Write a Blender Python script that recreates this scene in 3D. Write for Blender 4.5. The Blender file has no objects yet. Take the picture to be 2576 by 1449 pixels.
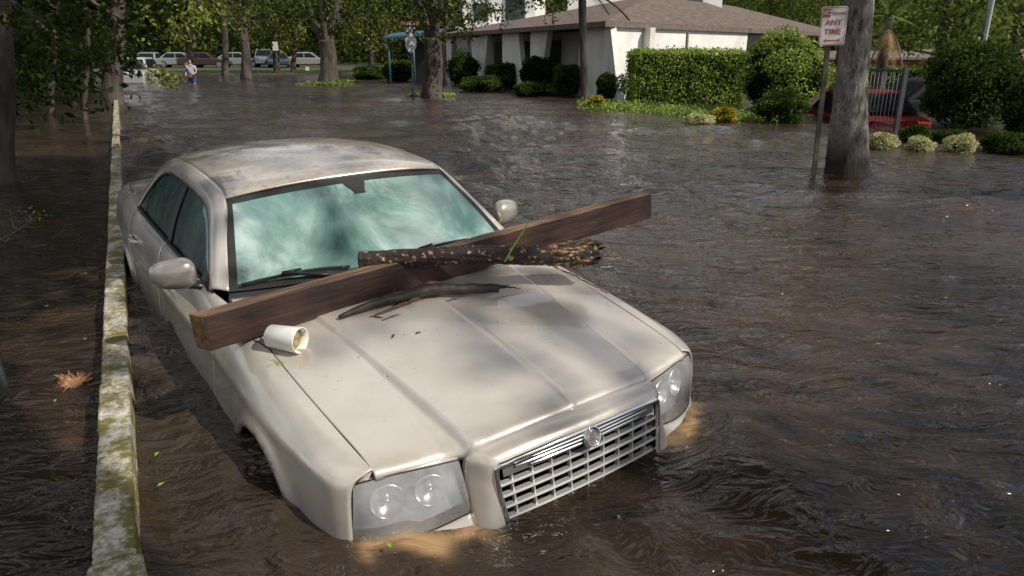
import bpy, math, random
import numpy as np
from mathutils import Matrix, Vector
random.seed(7); rng=np.random.default_rng(7)
C=bpy.context.scene.collection; D=bpy.data; SC=bpy.context.scene
# ------------------------------------------------------------------ camera maths
FPX=1785.3; TH=.3219; RO=-.0012; CH=1.5347
_r=np.array([1,0,0.]); FW=np.array([0,math.cos(TH),-math.sin(TH)]); _u=np.array([0,math.sin(TH),math.cos(TH)])
RR=_r*math.cos(RO)+_u*math.sin(RO); UU=-_r*math.sin(RO)+_u*math.cos(RO); CP=np.array([0,0,CH])
def rdir(px,py): return FW+RR*(px-1288)/FPX-UU*(py-724.5)/FPX
def G(px,py,z=0.):
    d=rdir(px,py); return CP+d*((z-CH)/d[2])
def AT(px,py,Y):
    d=rdir(px,py); return CP+d*(Y/d[1])
a_,b_,g_=-.9455,.0199,.0284; CT=np.array([.3416,2.2129,-.5638])
Rz=np.array([[math.cos(a_),-math.sin(a_),0],[math.sin(a_),math.cos(a_),0],[0,0,1]])
Ry=np.array([[math.cos(b_),0,math.sin(b_)],[0,1,0],[-math.sin(b_),0,math.cos(b_)]])
Rx=np.array([[1,0,0],[0,math.cos(g_),-math.sin(g_)],[0,math.sin(g_),math.cos(g_)]])
CR=Rz@Ry@Rx
def c2w(p): return np.asarray(p,float)@CR.T+CT
def w2c(p): return (np.asarray(p,float)-CT)@CR
def CL(px,py,z):
    o=w2c(CP); d=rdir(px,py)@CR
    return o+d*((z-o[2])/d[2])
cam=D.cameras.new('camera'); co=D.objects.new('camera',cam); C.objects.link(co)
m=Matrix([[RR[0],UU[0],-FW[0],0],[RR[1],UU[1],-FW[1],0],[RR[2],UU[2],-FW[2],CH],[0,0,0,1]])
co.matrix_world=m; cam.lens=36*FPX/2576; cam.sensor_width=36; cam.clip_end=3000; cam.clip_start=.05
SC.camera=co
# ------------------------------------------------------------------ materials
def newmat(n):
    mt=D.materials.new(n); mt.use_nodes=True; nt=mt.node_tree; b=nt.nodes['Principled BSDF']; return mt,nt,b
def nd(nt,t,**k):
    n=nt.nodes.new(t)
    for a,v in k.items():
        if a in n.inputs: n.inputs[a].default_value=v
        else: setattr(n,a,v)
    return n
def mat(n,c1,c2=None,scale=5,rough=.6,metal=0,bump=0,bscale=None,coat=0,stretch=None,detail=4,ramp=(.35,.65),coord='Object',spec=None,c3=None):
    mt,nt,b=newmat(n); L=nt.links
    b.inputs['Roughness'].default_value=rough; b.inputs['Metallic'].default_value=metal
    b.inputs['Coat Weight'].default_value=coat; b.inputs['Coat Roughness'].default_value=.05
    if spec is not None: b.inputs['Specular IOR Level'].default_value=spec
    c1=tuple(c1)[:3]+(1,); c2=tuple(c2)[:3]+(1,) if c2 else c1
    tc=nd(nt,'ShaderNodeTexCoord'); mp=nd(nt,'ShaderNodeMapping'); L.new(tc.outputs[coord],mp.inputs[0])
    if stretch: mp.inputs['Scale'].default_value=stretch
    no=nd(nt,'ShaderNodeTexNoise',Scale=scale,Detail=detail,Roughness=.6); L.new(mp.outputs[0],no.inputs['Vector'])
    rp=nd(nt,'ShaderNodeValToRGB'); rp.color_ramp.elements[0].position=ramp[0]; rp.color_ramp.elements[1].position=ramp[1]
    rp.color_ramp.elements[0].color=c1; rp.color_ramp.elements[1].color=c2
    if c3:
        e=rp.color_ramp.elements.new((ramp[0]+ramp[1])/2); e.color=tuple(c3)[:3]+(1,)
    L.new(no.outputs['Fac'],rp.inputs[0]); L.new(rp.outputs[0],b.inputs['Base Color'])
    if bump:
        n2=nd(nt,'ShaderNodeTexNoise',Scale=bscale or scale*3,Detail=4); L.new(mp.outputs[0],n2.inputs['Vector'])
        bp=nd(nt,'ShaderNodeBump',Strength=1.0,Distance=bump); L.new(n2.outputs['Fac'],bp.inputs['Height']); L.new(bp.outputs[0],b.inputs['Normal'])
    return mt
def leafmat(n,dk,lt,transl=.35,scale=1.2,rough=.45):
    mt,nt,b=newmat(n); L=nt.links; nt.nodes.remove(b); b=nd(nt,'ShaderNodeBsdfDiffuse')
    ge=nd(nt,'ShaderNodeNewGeometry'); tc=nd(nt,'ShaderNodeTexCoord')
    no=nd(nt,'ShaderNodeTexNoise',Scale=scale,Detail=2); L.new(tc.outputs['Object'],no.inputs['Vector'])
    ad=nd(nt,'ShaderNodeMath',operation='MULTIPLY_ADD'); L.new(ge.outputs['Random Per Island'],ad.inputs[0]); ad.inputs[1].default_value=.6
    s=nd(nt,'ShaderNodeMath',operation='MULTIPLY_ADD'); L.new(no.outputs['Fac'],s.inputs[0]); s.inputs[1].default_value=1.6; s.inputs[2].default_value=-.6
    L.new(s.outputs[0],ad.inputs[2])
    rp=nd(nt,'ShaderNodeValToRGB'); rp.color_ramp.elements[0].color=tuple(dk)+(1,); rp.color_ramp.elements[1].color=tuple(lt)+(1,)
    rp.color_ramp.elements[0].position=.1; rp.color_ramp.elements[1].position=.95
    L.new(ad.outputs[0],rp.inputs[0]); L.new(rp.outputs[0],b.inputs[0])
    tr=nd(nt,'ShaderNodeBsdfTranslucent'); L.new(rp.outputs[0],tr.inputs[0])
    mx=nd(nt,'ShaderNodeMixShader'); mx.inputs[0].default_value=transl
    out=nt.nodes['Material Output']; L.new(b.outputs[0],mx.inputs[1]); L.new(tr.outputs[0],mx.inputs[2]); L.new(mx.outputs[0],out.inputs[0])
    return mt
M={}
def paintmat(name,lo,hi,dirt,dlo,dhi):
    mt,nt,b=newmat(name); L=nt.links
    tc=nd(nt,'ShaderNodeTexCoord'); n1=nd(nt,'ShaderNodeTexNoise',Scale=3.5,Detail=5,Roughness=.65); L.new(tc.outputs['Object'],n1.inputs['Vector'])
    rp=nd(nt,'ShaderNodeValToRGB'); rp.color_ramp.elements[0].position=.35; rp.color_ramp.elements[1].position=.65; rp.color_ramp.elements[0].color=lo+(1,); rp.color_ramp.elements[1].color=hi+(1,); L.new(n1.outputs['Fac'],rp.inputs[0])
    n2=nd(nt,'ShaderNodeTexNoise',Scale=26,Detail=6,Roughness=.75); L.new(tc.outputs['Object'],n2.inputs['Vector'])
    mr=nd(nt,'ShaderNodeMapRange'); L.new(n2.outputs['Fac'],mr.inputs[0]); mr.inputs[1].default_value=dlo; mr.inputs[2].default_value=dhi; mr.inputs[4].default_value=dirt
    mx=nd(nt,'ShaderNodeMix',data_type='RGBA'); L.new(mr.outputs[0],mx.inputs[0]); L.new(rp.outputs[0],mx.inputs[6]); mx.inputs[7].default_value=(.27,.21,.15,1); L.new(mx.outputs[2],b.inputs['Base Color'])
    r2=nd(nt,'ShaderNodeMapRange'); L.new(n1.outputs['Fac'],r2.inputs[0]); r2.inputs[1].default_value=.3; r2.inputs[2].default_value=.7; r2.inputs[3].default_value=.25; r2.inputs[4].default_value=.40; L.new(r2.outputs[0],b.inputs['Roughness'])
    b.inputs['Metallic'].default_value=.42; b.inputs['Coat Weight'].default_value=.9; b.inputs['Coat Roughness'].default_value=.04; return mt
M['paint']=paintmat('champagne_paint',(.56,.51,.445),(.64,.59,.525),.35,.60,.76)
M['roofpaint']=paintmat('silt_dusted_champagne_paint',(.48,.415,.34),(.61,.55,.475),.6,.48,.66)
M['mirrorshell']=mat('grey_champagne_shell',(.36,.33,.29),(.43,.40,.36),scale=6,rough=.3,metal=.5,coat=1)
M['rubber']=mat('black_rubber',(.012,.012,.012),(.02,.02,.02),rough=.5)
M['plastic']=mat('black_plastic',(.014,.014,.015),(.03,.03,.03),rough=.35)
M['shell']=mat('dark_inner_metal',(.006,.006,.006),rough=.9,spec=.1)  # near-black behind gaps and arches so they look shaded
M['chrome']=mat('chrome',(.78,.78,.78),(.86,.86,.86),rough=.12,metal=1)
M['satin']=mat('satin_chrome',(.55,.56,.57),(.66,.67,.68),rough=.3,metal=.9)
M['dull']=mat('dull_reflector',(.40,.41,.42),(.58,.58,.58),scale=9,rough=.25,metal=.8)
M['bowl']=mat('hazed_reflector',(.55,.56,.56),(.70,.70,.70),scale=14,rough=.28,metal=.9)
M['grille']=mat('silver_grille_plastic',(.42,.415,.39),(.50,.49,.46),rough=.35,metal=.3,coat=.4)
M['grilledark']=mat('grey_grille_plastic',(.10,.10,.10),(.15,.15,.145),rough=.4,metal=.2)
M['gold']=mat('badge_centre',(.30,.28,.22),(.5,.47,.40),scale=60,rough=.3,metal=.8)
M['glassdark']=mat('dark_glass',(.02,.025,.03),(.03,.035,.04),rough=.05,coat=1)
M['carglass']=mat('shaded_car_glass',(.010,.012,.014),(.016,.018,.02),rough=.9,spec=0)  # dark glass without gloss
M['redlamp']=mat('red_lamp',(.5,.01,.01),(.35,.01,.01),rough=.15,coat=1)
def fogmat(n,c1,c2,c3,vert,g=.3):
    mt,nt,b=newmat(n); L=nt.links
    tc=nd(nt,'ShaderNodeTexCoord'); mp=nd(nt,'ShaderNodeMapping'); mp.inputs['Scale'].default_value=vert; L.new(tc.outputs['Object'],mp.inputs[0])
    no=nd(nt,'ShaderNodeTexNoise',Scale=2.6,Detail=6,Roughness=.6,Distortion=.5); L.new(mp.outputs[0],no.inputs['Vector'])
    rp=nd(nt,'ShaderNodeValToRGB'); e=rp.color_ramp.elements; e[0].position=.34; e[1].position=.66; e[0].color=c1+(1,); e[1].color=c3+(1,); x=e.new(.5); x.color=c2+(1,)
    L.new(no.outputs['Fac'],rp.inputs[0])
    n2=nd(nt,'ShaderNodeTexNoise',Scale=240,Detail=2); L.new(tc.outputs['Object'],n2.inputs['Vector'])
    mx=nd(nt,'ShaderNodeMix',data_type='RGBA',blend_type='MULTIPLY'); mx.inputs[0].default_value=g
    r2=nd(nt,'ShaderNodeValToRGB'); r2.color_ramp.elements[0].position=.35; r2.color_ramp.elements[0].color=(.45,.5,.5,1); r2.color_ramp.elements[1].position=.55
    L.new(n2.outputs['Fac'],r2.inputs[0]); L.new(rp.outputs[0],mx.inputs[6]); L.new(r2.outputs[0],mx.inputs[7]); L.new(mx.outputs[2],b.inputs['Base Color'])
    b.inputs['Roughness'].default_value=.25; b.inputs['Coat Weight'].default_value=1; b.inputs['Coat Roughness'].default_value=.01; b.inputs['Coat IOR'].default_value=1.6
    return mt
M['fog']=fogmat('fogged_windscreen',(.075,.155,.137),(.18,.29,.265),(.42,.53,.50),(.7,1,1.3))  # fog mottling, with soft cloud reflections put into its colour
M['fogside']=fogmat('fogged_side_glass',(.010,.035,.031),(.028,.080,.071),(.09,.175,.158),(3,3,.6),.5)
mt,nt,b=newmat('hazy_lens'); L=nt.links
b.inputs['Base Color'].default_value=(.46,.47,.47,1); b.inputs['Roughness'].default_value=.10; b.inputs['Coat Weight'].default_value=1
tc=nd(nt,'ShaderNodeTexCoord'); no=nd(nt,'ShaderNodeTexNoise',Scale=9,Detail=4); L.new(tc.outputs['Object'],no.inputs['Vector']); mr=nd(nt,'ShaderNodeMapRange'); L.new(no.outputs['Fac'],mr.inputs[0]); mr.inputs[1].default_value=.35; mr.inputs[2].default_value=.65; mr.inputs[3].default_value=.68; mr.inputs[4].default_value=.48
tr=nd(nt,'ShaderNodeBsdfTransparent'); mx=nd(nt,'ShaderNodeMixShader'); L.new(mr.outputs[0],mx.inputs[0])
L.new(b.outputs[0],mx.inputs[1]); L.new(tr.outputs[0],mx.inputs[2]); L.new(mx.outputs[0],nt.nodes['Material Output'].inputs[0]); M['lens']=mt
M['wooddark']=mat('wet_plank_face',(.012,.005,.003),(.050,.021,.013),scale=3,rough=.55,bump=.002,bscale=8,stretch=(1.2,14,14))  # wet front face; its shade is also put into the colour
M['woodtop']=mat('weathered_plank_top',(.06,.030,.016),(.27,.155,.085),scale=3,rough=.7,bump=.002,bscale=8,stretch=(1.5,16,16))  # dry top face, with its sunlit tone put into the colour
M['woodend']=mat('sawn_plank_end',(.07,.033,.014),(.24,.13,.055),scale=25,rough=.8)
M['bark']=mat('wet_bark',(.012,.009,.007),(.04,.027,.019),scale=12,rough=.55,bump=.006,bscale=25)
M['peel']=mat('peeling_bark',(.022,.015,.011),(.42,.25,.13),scale=40,rough=.7,bump=.012,bscale=34,ramp=(.585,.62),detail=9)
M['splint']=mat('splintered_wood',(.03,.018,.011),(.34,.19,.10),scale=30,rough=.7,ramp=(.4,.65))
M['whiteplast']=mat('white_plastic',(.62,.61,.56),(.76,.75,.70),scale=10,rough=.4)
M['dirt']=mat('wet_dirt',(.10,.07,.02),(.35,.28,.12),scale=40,rough=.9)
M['grass']=mat('green_blade',(.12,.28,.03),(.25,.42,.05),rough=.5)
M['twig']=mat('red_brown_twig',(.05,.02,.012),(.12,.05,.03),scale=30,rough=.6)
M['stucco']=mat('white_stucco',(.62,.61,.57),(.76,.75,.71),scale=1.2,rough=.85,bump=.01,bscale=20)
M['shingle']=mat('brown_shingle',(.070,.050,.040),(.145,.105,.086),scale=3,rough=.9,bump=.02,bscale=14,stretch=(1,1,5))
M['fascia']=mat('dark_fascia',(.10,.08,.07),(.16,.13,.11),rough=.7)
M['dark']=mat('dark_opening',(.008,.008,.009),(.015,.014,.013),rough=.4)
M['blue']=mat('blue_trim',(.012,.055,.085),(.02,.08,.12),rough=.6)
M['brick']=mat('terracotta_wall',(.20,.06,.035),(.28,.09,.055),scale=5,rough=.9)
M['iron']=mat('dark_iron',(.03,.034,.04),(.07,.075,.08),rough=.5)
M['galv']=mat('mossy_steel_post',(.035,.04,.02),(.09,.09,.06),scale=9,rough=.8)
M['signw']=mat('worn_white_sign',(.50,.50,.49),(.66,.66,.65),scale=12,rough=.5)
M['signred']=mat('sign_red',(.40,.05,.035),(.52,.09,.06),scale=18,rough=.5)
M['faded']=mat('faded_red_plate',(.30,.09,.08),(.40,.16,.14),rough=.5)
M['signback']=mat('bare_aluminium',(.35,.38,.40),(.5,.53,.55),rough=.5,metal=.3)
M['trunk']=mat('dark_bark',(.025,.02,.016),(.09,.075,.06),scale=4,rough=.9,bump=.04,bscale=9,stretch=(1,1,.35))
M['skin']=mat('skin',(.35,.2,.14),(.4,.24,.17),rough=.6)
M['shirt']=mat('pale_blue_shirt',(.30,.36,.45),(.42,.48,.54),rough=.9)
M['shorts']=mat('blue_shorts',(.02,.06,.16),(.03,.08,.2),rough=.9)
M['hair']=mat('dark_hair',(.02,.013,.01),(.03,.02,.015),rough=.7)
M['ground']=mat('muddy_ground',(.035,.03,.018),(.05,.07,.02),scale=.6,rough=.95)
def lichen(n,c1,c2,mossc,sc,lo,hi,wetz=None,stretch=(1,1,1),bd=.012,ms=.33,r=(.36,.62),wb=(.022,.016,.011)):
    mt,nt,b=newmat(n); L=nt.links
    tc=nd(nt,'ShaderNodeTexCoord'); mp=nd(nt,'ShaderNodeMapping'); mp.inputs['Scale'].default_value=stretch; L.new(tc.outputs['Object'],mp.inputs[0])
    n1=nd(nt,'ShaderNodeTexNoise',Scale=sc,Detail=8,Roughness=.72); L.new(mp.outputs[0],n1.inputs['Vector'])
    r1=nd(nt,'ShaderNodeValToRGB'); r1.color_ramp.elements[0].position=r[0]; r1.color_ramp.elements[1].position=r[1]; r1.color_ramp.elements[0].color=c1+(1,); r1.color_ramp.elements[1].color=c2+(1,)
    L.new(n1.outputs['Fac'],r1.inputs[0])
    n2=nd(nt,'ShaderNodeTexNoise',Scale=sc*ms,Detail=8,Roughness=.75); L.new(tc.outputs['Object'],n2.inputs['Vector'])
    r2=nd(nt,'ShaderNodeValToRGB'); r2.color_ramp.elements[0].position=lo; r2.color_ramp.elements[1].position=hi
    L.new(n2.outputs['Fac'],r2.inputs[0])
    mx=nd(nt,'ShaderNodeMix',data_type='RGBA'); L.new(r2.outputs[0],mx.inputs[0]); L.new(r1.outputs[0],mx.inputs[6]); mx.inputs[7].default_value=mossc+(1,)
    last=mx.outputs[2]
    if wetz is not None:
        ge=nd(nt,'ShaderNodeNewGeometry'); sp=nd(nt,'ShaderNodeSeparateXYZ'); L.new(ge.outputs['Position'],sp.inputs[0])
        ad=nd(nt,'ShaderNodeMath',operation='MULTIPLY_ADD'); L.new(n1.outputs['Fac'],ad.inputs[0]); ad.inputs[1].default_value=-1.6*wetz; L.new(sp.outputs['Z'],ad.inputs[2])
        mr=nd(nt,'ShaderNodeMapRange'); L.new(ad.outputs[0],mr.inputs[0]); mr.inputs[1].default_value=-.45*wetz; mr.inputs[2].default_value=wetz*.35
        m2=nd(nt,'ShaderNodeMix',data_type='RGBA'); L.new(mr.outputs[0],m2.inputs[0]); m2.inputs[6].default_value=wb+(1,); L.new(last,m2.inputs[7]); last=m2.outputs[2]
    L.new(last,b.inputs['Base Color']); b.inputs['Roughness'].default_value=.8
    bp=nd(nt,'ShaderNodeBump',Strength=1.,Distance=bd); L.new(n1.outputs['Fac'],bp.inputs['Height']); L.new(bp.outputs[0],b.inputs['Normal'])
    return mt
M['wall']=lichen('lichen_concrete',(.14,.125,.09),(.58,.54,.45),(.145,.125,.028),34,.455,.555,bd=.006,ms=.17,r=(.35,.60))
M['paletrunk']=lichen('pale_lichen_bark',(.045,.038,.032),(.44,.41,.37),(.20,.18,.155),17,.46,.62,wetz=.50,stretch=(1,1,.28),bd=.06,r=(.40,.62))
M['lf_dark']=leafmat('dark_foliage',(.006,.010,.004),(.035,.055,.014))
M['lf_oak']=leafmat('oak_foliage',(.012,.02,.006),(.09,.12,.03))
M['lf_mid']=leafmat('mid_foliage',(.035,.055,.014),(.24,.29,.07),scale=.25)
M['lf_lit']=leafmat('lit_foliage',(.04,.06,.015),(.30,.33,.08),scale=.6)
M['lf_hedge']=leafmat('hedge_foliage',(.095,.145,.028),(.38,.46,.10),scale=1.5)
M['lf_shrub']=leafmat('shrub_foliage',(.014,.03,.008),(.09,.14,.03),scale=2)
M['lf_yel']=leafmat('yellow_foliage',(.20,.17,.02),(.60,.50,.05),scale=4)
M['lf_var']=leafmat('cream_foliage',(.22,.24,.08),(.75,.72,.42),scale=4)
M['lf_cover']=leafmat('cover_foliage',(.07,.12,.03),(.32,.42,.10),scale=2)
M['lf_palm']=leafmat('palm_foliage',(.03,.06,.015),(.20,.28,.07))
M['lf_dead']=leafmat('dead_frond',(.18,.12,.06),(.45,.34,.20))
# ------------------------------------------------------------------ mesh helpers
CAR_SPACE=[]
def is_car(p):
    while p.parent: p=p.parent
    return p in CAR_SPACE
def obj(name,V,F,mt,parent=None,smooth=True,loc=None,mats=None,midx=None):
    V=np.asarray(V,dtype=np.float64).reshape(-1,3)
    if parent is not None:
        if not is_car(parent):
            p=parent
            while p.parent: p=p.parent
            V=V-np.array(p.location)
    elif loc is not None: V=V-np.asarray(loc,float)
    me=D.meshes.new(name)
    if isinstance(F,np.ndarray):
        nf,k=F.shape
        me.vertices.add(len(V)); me.vertices.foreach_set('co',V.astype(np.float32).ravel())
        me.loops.add(nf*k); me.loops.foreach_set('vertex_index',F.astype(np.int32).ravel())
        me.polygons.add(nf); me.polygons.foreach_set('loop_start',np.arange(0,nf*k,k,dtype=np.int32))
        try: me.polygons.foreach_set('loop_total',np.full(nf,k,dtype=np.int32))
        except Exception: pass
        me.update(calc_edges=True); me.validate()
    else:
        me.from_pydata([tuple(v) for v in V],[],F); me.update()
    if smooth: me.polygons.foreach_set('use_smooth',[True]*len(me.polygons))
    for q in (mats or [mt]): me.materials.append(q)
    if midx is not None: me.polygons.foreach_set('material_index',midx)
    o=D.objects.new(name,me); C.objects.link(o)
    if parent is not None: o.parent=parent
    elif loc is not None: o.location=tuple(loc)
    return o
def tag(o,label=None,cat=None,group=None,kind=None):
    if label:o['label']=label
    if cat:o['category']=cat
    if group:o['group']=group
    if kind:o['kind']=kind
    return o
def thing(name,label,cat,loc,group=None):
    o=D.objects.new(name,None); C.objects.link(o); o.location=tuple(loc); o.empty_display_size=.2
    return tag(o,label,cat,group)
class MB:
    def __init__(s): s.V=[];s.F=[];s.m=[]
    def add(s,V,F,mi=0):
        n=len(s.V); s.V+= [tuple(map(float,v)) for v in V]; s.F+=[tuple(i+n for i in f) for f in F]; s.m+=[mi]*len(F); return s
    def box(s,c,sz,R=None,mi=0):
        c=np.array(c,float); h=np.array(sz,float)/2
        P=np.array([[x,y,z] for x in(-1,1) for y in(-1,1) for z in(-1,1)])*h
        if R is not None: P=P@np.asarray(R).T
        return s.add(P+c,[(0,1,3,2),(4,6,7,5),(0,4,5,1),(2,3,7,6),(0,2,6,4),(1,5,7,3)],mi)
    def tube(s,P,r,n=8,cap=True,sq=1,mi=0):
        P=np.asarray(P,float); k=len(P); r=np.broadcast_to(np.asarray(r,float),(k,))
        T=np.gradient(P,axis=0); T/=np.linalg.norm(T,axis=1)[:,None]+1e-12
        ref=np.array([0,0,1.]) if abs(T[0][2])<.9 else np.array([1.,0,0])
        V=[]
        for i in range(k):
            a=np.cross(T[i],ref); a/=np.linalg.norm(a)+1e-12; bb=np.cross(T[i],a)
            for j in range(n):
                t=2*math.pi*j/n; V.append(P[i]+a*math.cos(t)*r[i]+bb*math.sin(t)*r[i]*sq)
        F=[(i*n+j,i*n+(j+1)%n,(i+1)*n+(j+1)%n,(i+1)*n+j) for i in range(k-1) for j in range(n)]
        if cap: F+=[tuple(range(n-1,-1,-1)),tuple((k-1)*n+j for j in range(n))]
        return s.add(V,F,mi)
    def poly(s,V,mi=0): return s.add(V,[tuple(range(len(V)))],mi)
    def prism(s,V,d,mi=0):
        V=np.asarray(V,float); n=len(V); d=np.asarray(d,float)
        return s.add(np.vstack([V,V+d]),[tuple(range(n-1,-1,-1)),tuple(range(n,2*n))]+[(i,(i+1)%n,(i+1)%n+n,i+n) for i in range(n)],mi)
    def build(s,name,mt,parent=None,smooth=False,loc=None,mats=None):
        return obj(name,s.V,s.F,mt,parent,smooth,loc,mats,s.m if mats else None)
def bevel(o,w,seg=2):
    b=o.modifiers.new('b','BEVEL'); b.width=w; b.segments=seg; b.limit_method='ANGLE'; return o
def solid(o,t=.006,off=-1):
    b=o.modifiers.new('s','SOLIDIFY'); b.thickness=t; b.offset=off; return o
def herm(xs,ys,x):
    xs=np.asarray(xs,float); ys=np.asarray(ys,float); x=np.clip(np.asarray(x,float),xs[0],xs[-1])
    g=np.gradient(ys,xs,axis=0); i=np.clip(np.searchsorted(xs,x,side='right')-1,0,len(xs)-2)
    h=xs[i+1]-xs[i]; t=(x-xs[i])/h
    if ys.ndim>1: h=h[...,None]; t=t[...,None]
    return (2*t**3-3*t**2+1)*ys[i]+(t**3-2*t**2+t)*h*g[i]+(-2*t**3+3*t**2)*ys[i+1]+(t**3-t**2)*h*g[i+1]
def curve(P,t):
    P=np.asarray(P,float); d=np.r_[0,np.cumsum(np.linalg.norm(np.diff(P,axis=0),axis=1))]; return herm(d/d[-1],P,t)
def curveI(P,t):
    P=np.asarray(P,float); return herm(np.linspace(0,1,len(P)),P,t)
def gridF(nu,nv,flip=False):
    i,j=np.meshgrid(np.arange(nu-1),np.arange(nv-1),indexing='ij'); a=(i*nv+j).ravel()
    F=np.stack([a,a+1,a+nv+1,a+nv],1)
    return F[:,::-1].copy() if flip else F
def sm(x): x=np.clip(x,0,1); return x*x*(3-2*x)
def mir(V): return np.asarray(V)*np.array([1,-1,1])
# ------------------------------------------------------------------ the stranded car
car=thing('sedan_car','champagne sedan sunk to its headlights in brown floodwater with a plank across its bonnet','car',CT)
car.rotation_euler=(g_,b_,a_); CAR_SPACE.append(car)
S_=[.30,.36,.45,.65,.93,1.25,1.6,1.85,2.4,2.8,3.3,3.7,4.0,4.4,4.75,4.97]
TAB=np.array([
[(.740,.808),(.760,.800),(.782,.780),(.792,.73),(.798,.60),(.79,.42),(.75,.22)],
[(.747,.822),(.788,.812),(.830,.788),(.850,.735),(.858,.60),(.85,.42),(.81,.22)],
[(.755,.838),(.805,.828),(.858,.80),(.882,.74),(.892,.60),(.888,.42),(.85,.22)],
[(.768,.868),(.828,.858),(.880,.820),(.910,.75),(.925,.60),(.925,.42),(.89,.22)],
[(.78,.905),(.84,.892),(.896,.845),(.925,.76),(.935,.60),(.935,.42),(.90,.22)],
[(.785,.942),(.842,.925),(.893,.87),(.918,.77),(.930,.60),(.935,.42),(.90,.22)],
[(.80,.985),(.848,.962),(.886,.905),(.91,.79),(.928,.60),(.935,.42),(.90,.22)],
[(.835,1.015),(.862,.985),(.888,.92),(.91,.80),(.928,.60),(.935,.42),(.90,.22)],
[(.832,1.015),(.864,.988),(.888,.925),(.912,.80),(.93,.60),(.935,.42),(.90,.22)],
[(.828,1.017),(.864,.990),(.888,.926),(.912,.80),(.93,.60),(.935,.42),(.90,.22)],
[(.824,1.023),(.862,.995),(.89,.93),(.915,.80),(.932,.60),(.935,.42),(.90,.22)],
[(.816,1.030),(.856,1.000),(.890,.935),(.915,.80),(.930,.60),(.93,.42),(.90,.22)],
[(.80,1.040),(.842,1.005),(.880,.935),(.906,.80),(.918,.60),(.918,.42),(.89,.22)],
[(.76,1.050),(.81,1.02),(.852,.94),(.878,.80),(.888,.60),(.888,.42),(.86,.22)],
[(.72,1.035),(.77,1.005),(.818,.93),(.846,.79),(.855,.60),(.85,.42),(.82,.22)],
[(.67,.985),(.73,.965),(.775,.89),(.80,.77),(.81,.60),(.80,.42),(.77,.22)]])
ARCH=[(-.93,.35),(-3.97,.35)]; AR=.375
def Sside(x,u):
    x=np.asarray(x,float);u=np.asarray(u,float)
    P=herm(S_,TAB.reshape(len(S_),-1),-x).reshape(x.shape+(7,2))
    i=np.clip(np.floor(u).astype(int),0,5); t=u-i
    def K(k): return np.take_along_axis(P,np.clip(k,0,6)[...,None,None].repeat(2,-1),axis=-2)[...,0,:]
    p0,p1,p2,p3=K(i-1),K(i),K(i+1),K(i+2); t=t[...,None]
    q=.5*((2*p1)+(-p0+p2)*t+(2*p0-5*p1+4*p2-p3)*t*t+(-p0+3*p1-3*p2+p3)*t**3)
    y=q[...,0];z=q[...,1]
    for cx,cz in ARCH:
        r=np.hypot(x-cx,z-cz); y=y+.020*np.exp(-((r-AR-.005)/.035)**2)*(z<.85)
    y=y+.006*np.exp(-((z-.80)/.03)**2)*np.clip((-x-.36)/.2,0,1)
    return np.stack([x,y,z],-1)
def sidepanel(name,xf,xr,side,nx=70,nu=60,u0=0.,u1=6.):
    v,u=np.meshgrid(np.linspace(0,1,nx),np.linspace(u0,u1,nu),indexing='ij')
    x=xf(u)+(xr(u)-xf(u))*v
    V=Sside(x,u).reshape(-1,3); F=gridF(nx,nu)
    cen=V[F].mean(1); rem=np.zeros(len(F),bool)
    for cx,cz in ARCH:
        rem|=np.hypot(cen[:,0]-cx,cen[:,2]-cz)<AR
    for cx,cz in ARCH:
        vr=set(F[rem].ravel())&set(F[~rem].ravel())
        for i in vr:
            d=np.array([V[i,0]-cx,V[i,2]-cz]); rr=np.linalg.norm(d)
            if rr<AR+.05: d/=rr; V[i,0]=cx+d[0]*AR; V[i,2]=cz+d[1]*AR
    F=F[~rem]
    if side<0: V=mir(V); F=F[:,::-1].copy()
    F=F[:,::-1].copy()
    return solid(obj(name,V,F,M['paint'],car),.008,-1)
cst=lambda c:(lambda u:np.full_like(u,c))
fxf=lambda u: herm([0,1,2,3,4,5,6],[-.320,-.322,-.327,-.328,-.328,-.34,-.36],u)
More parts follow.
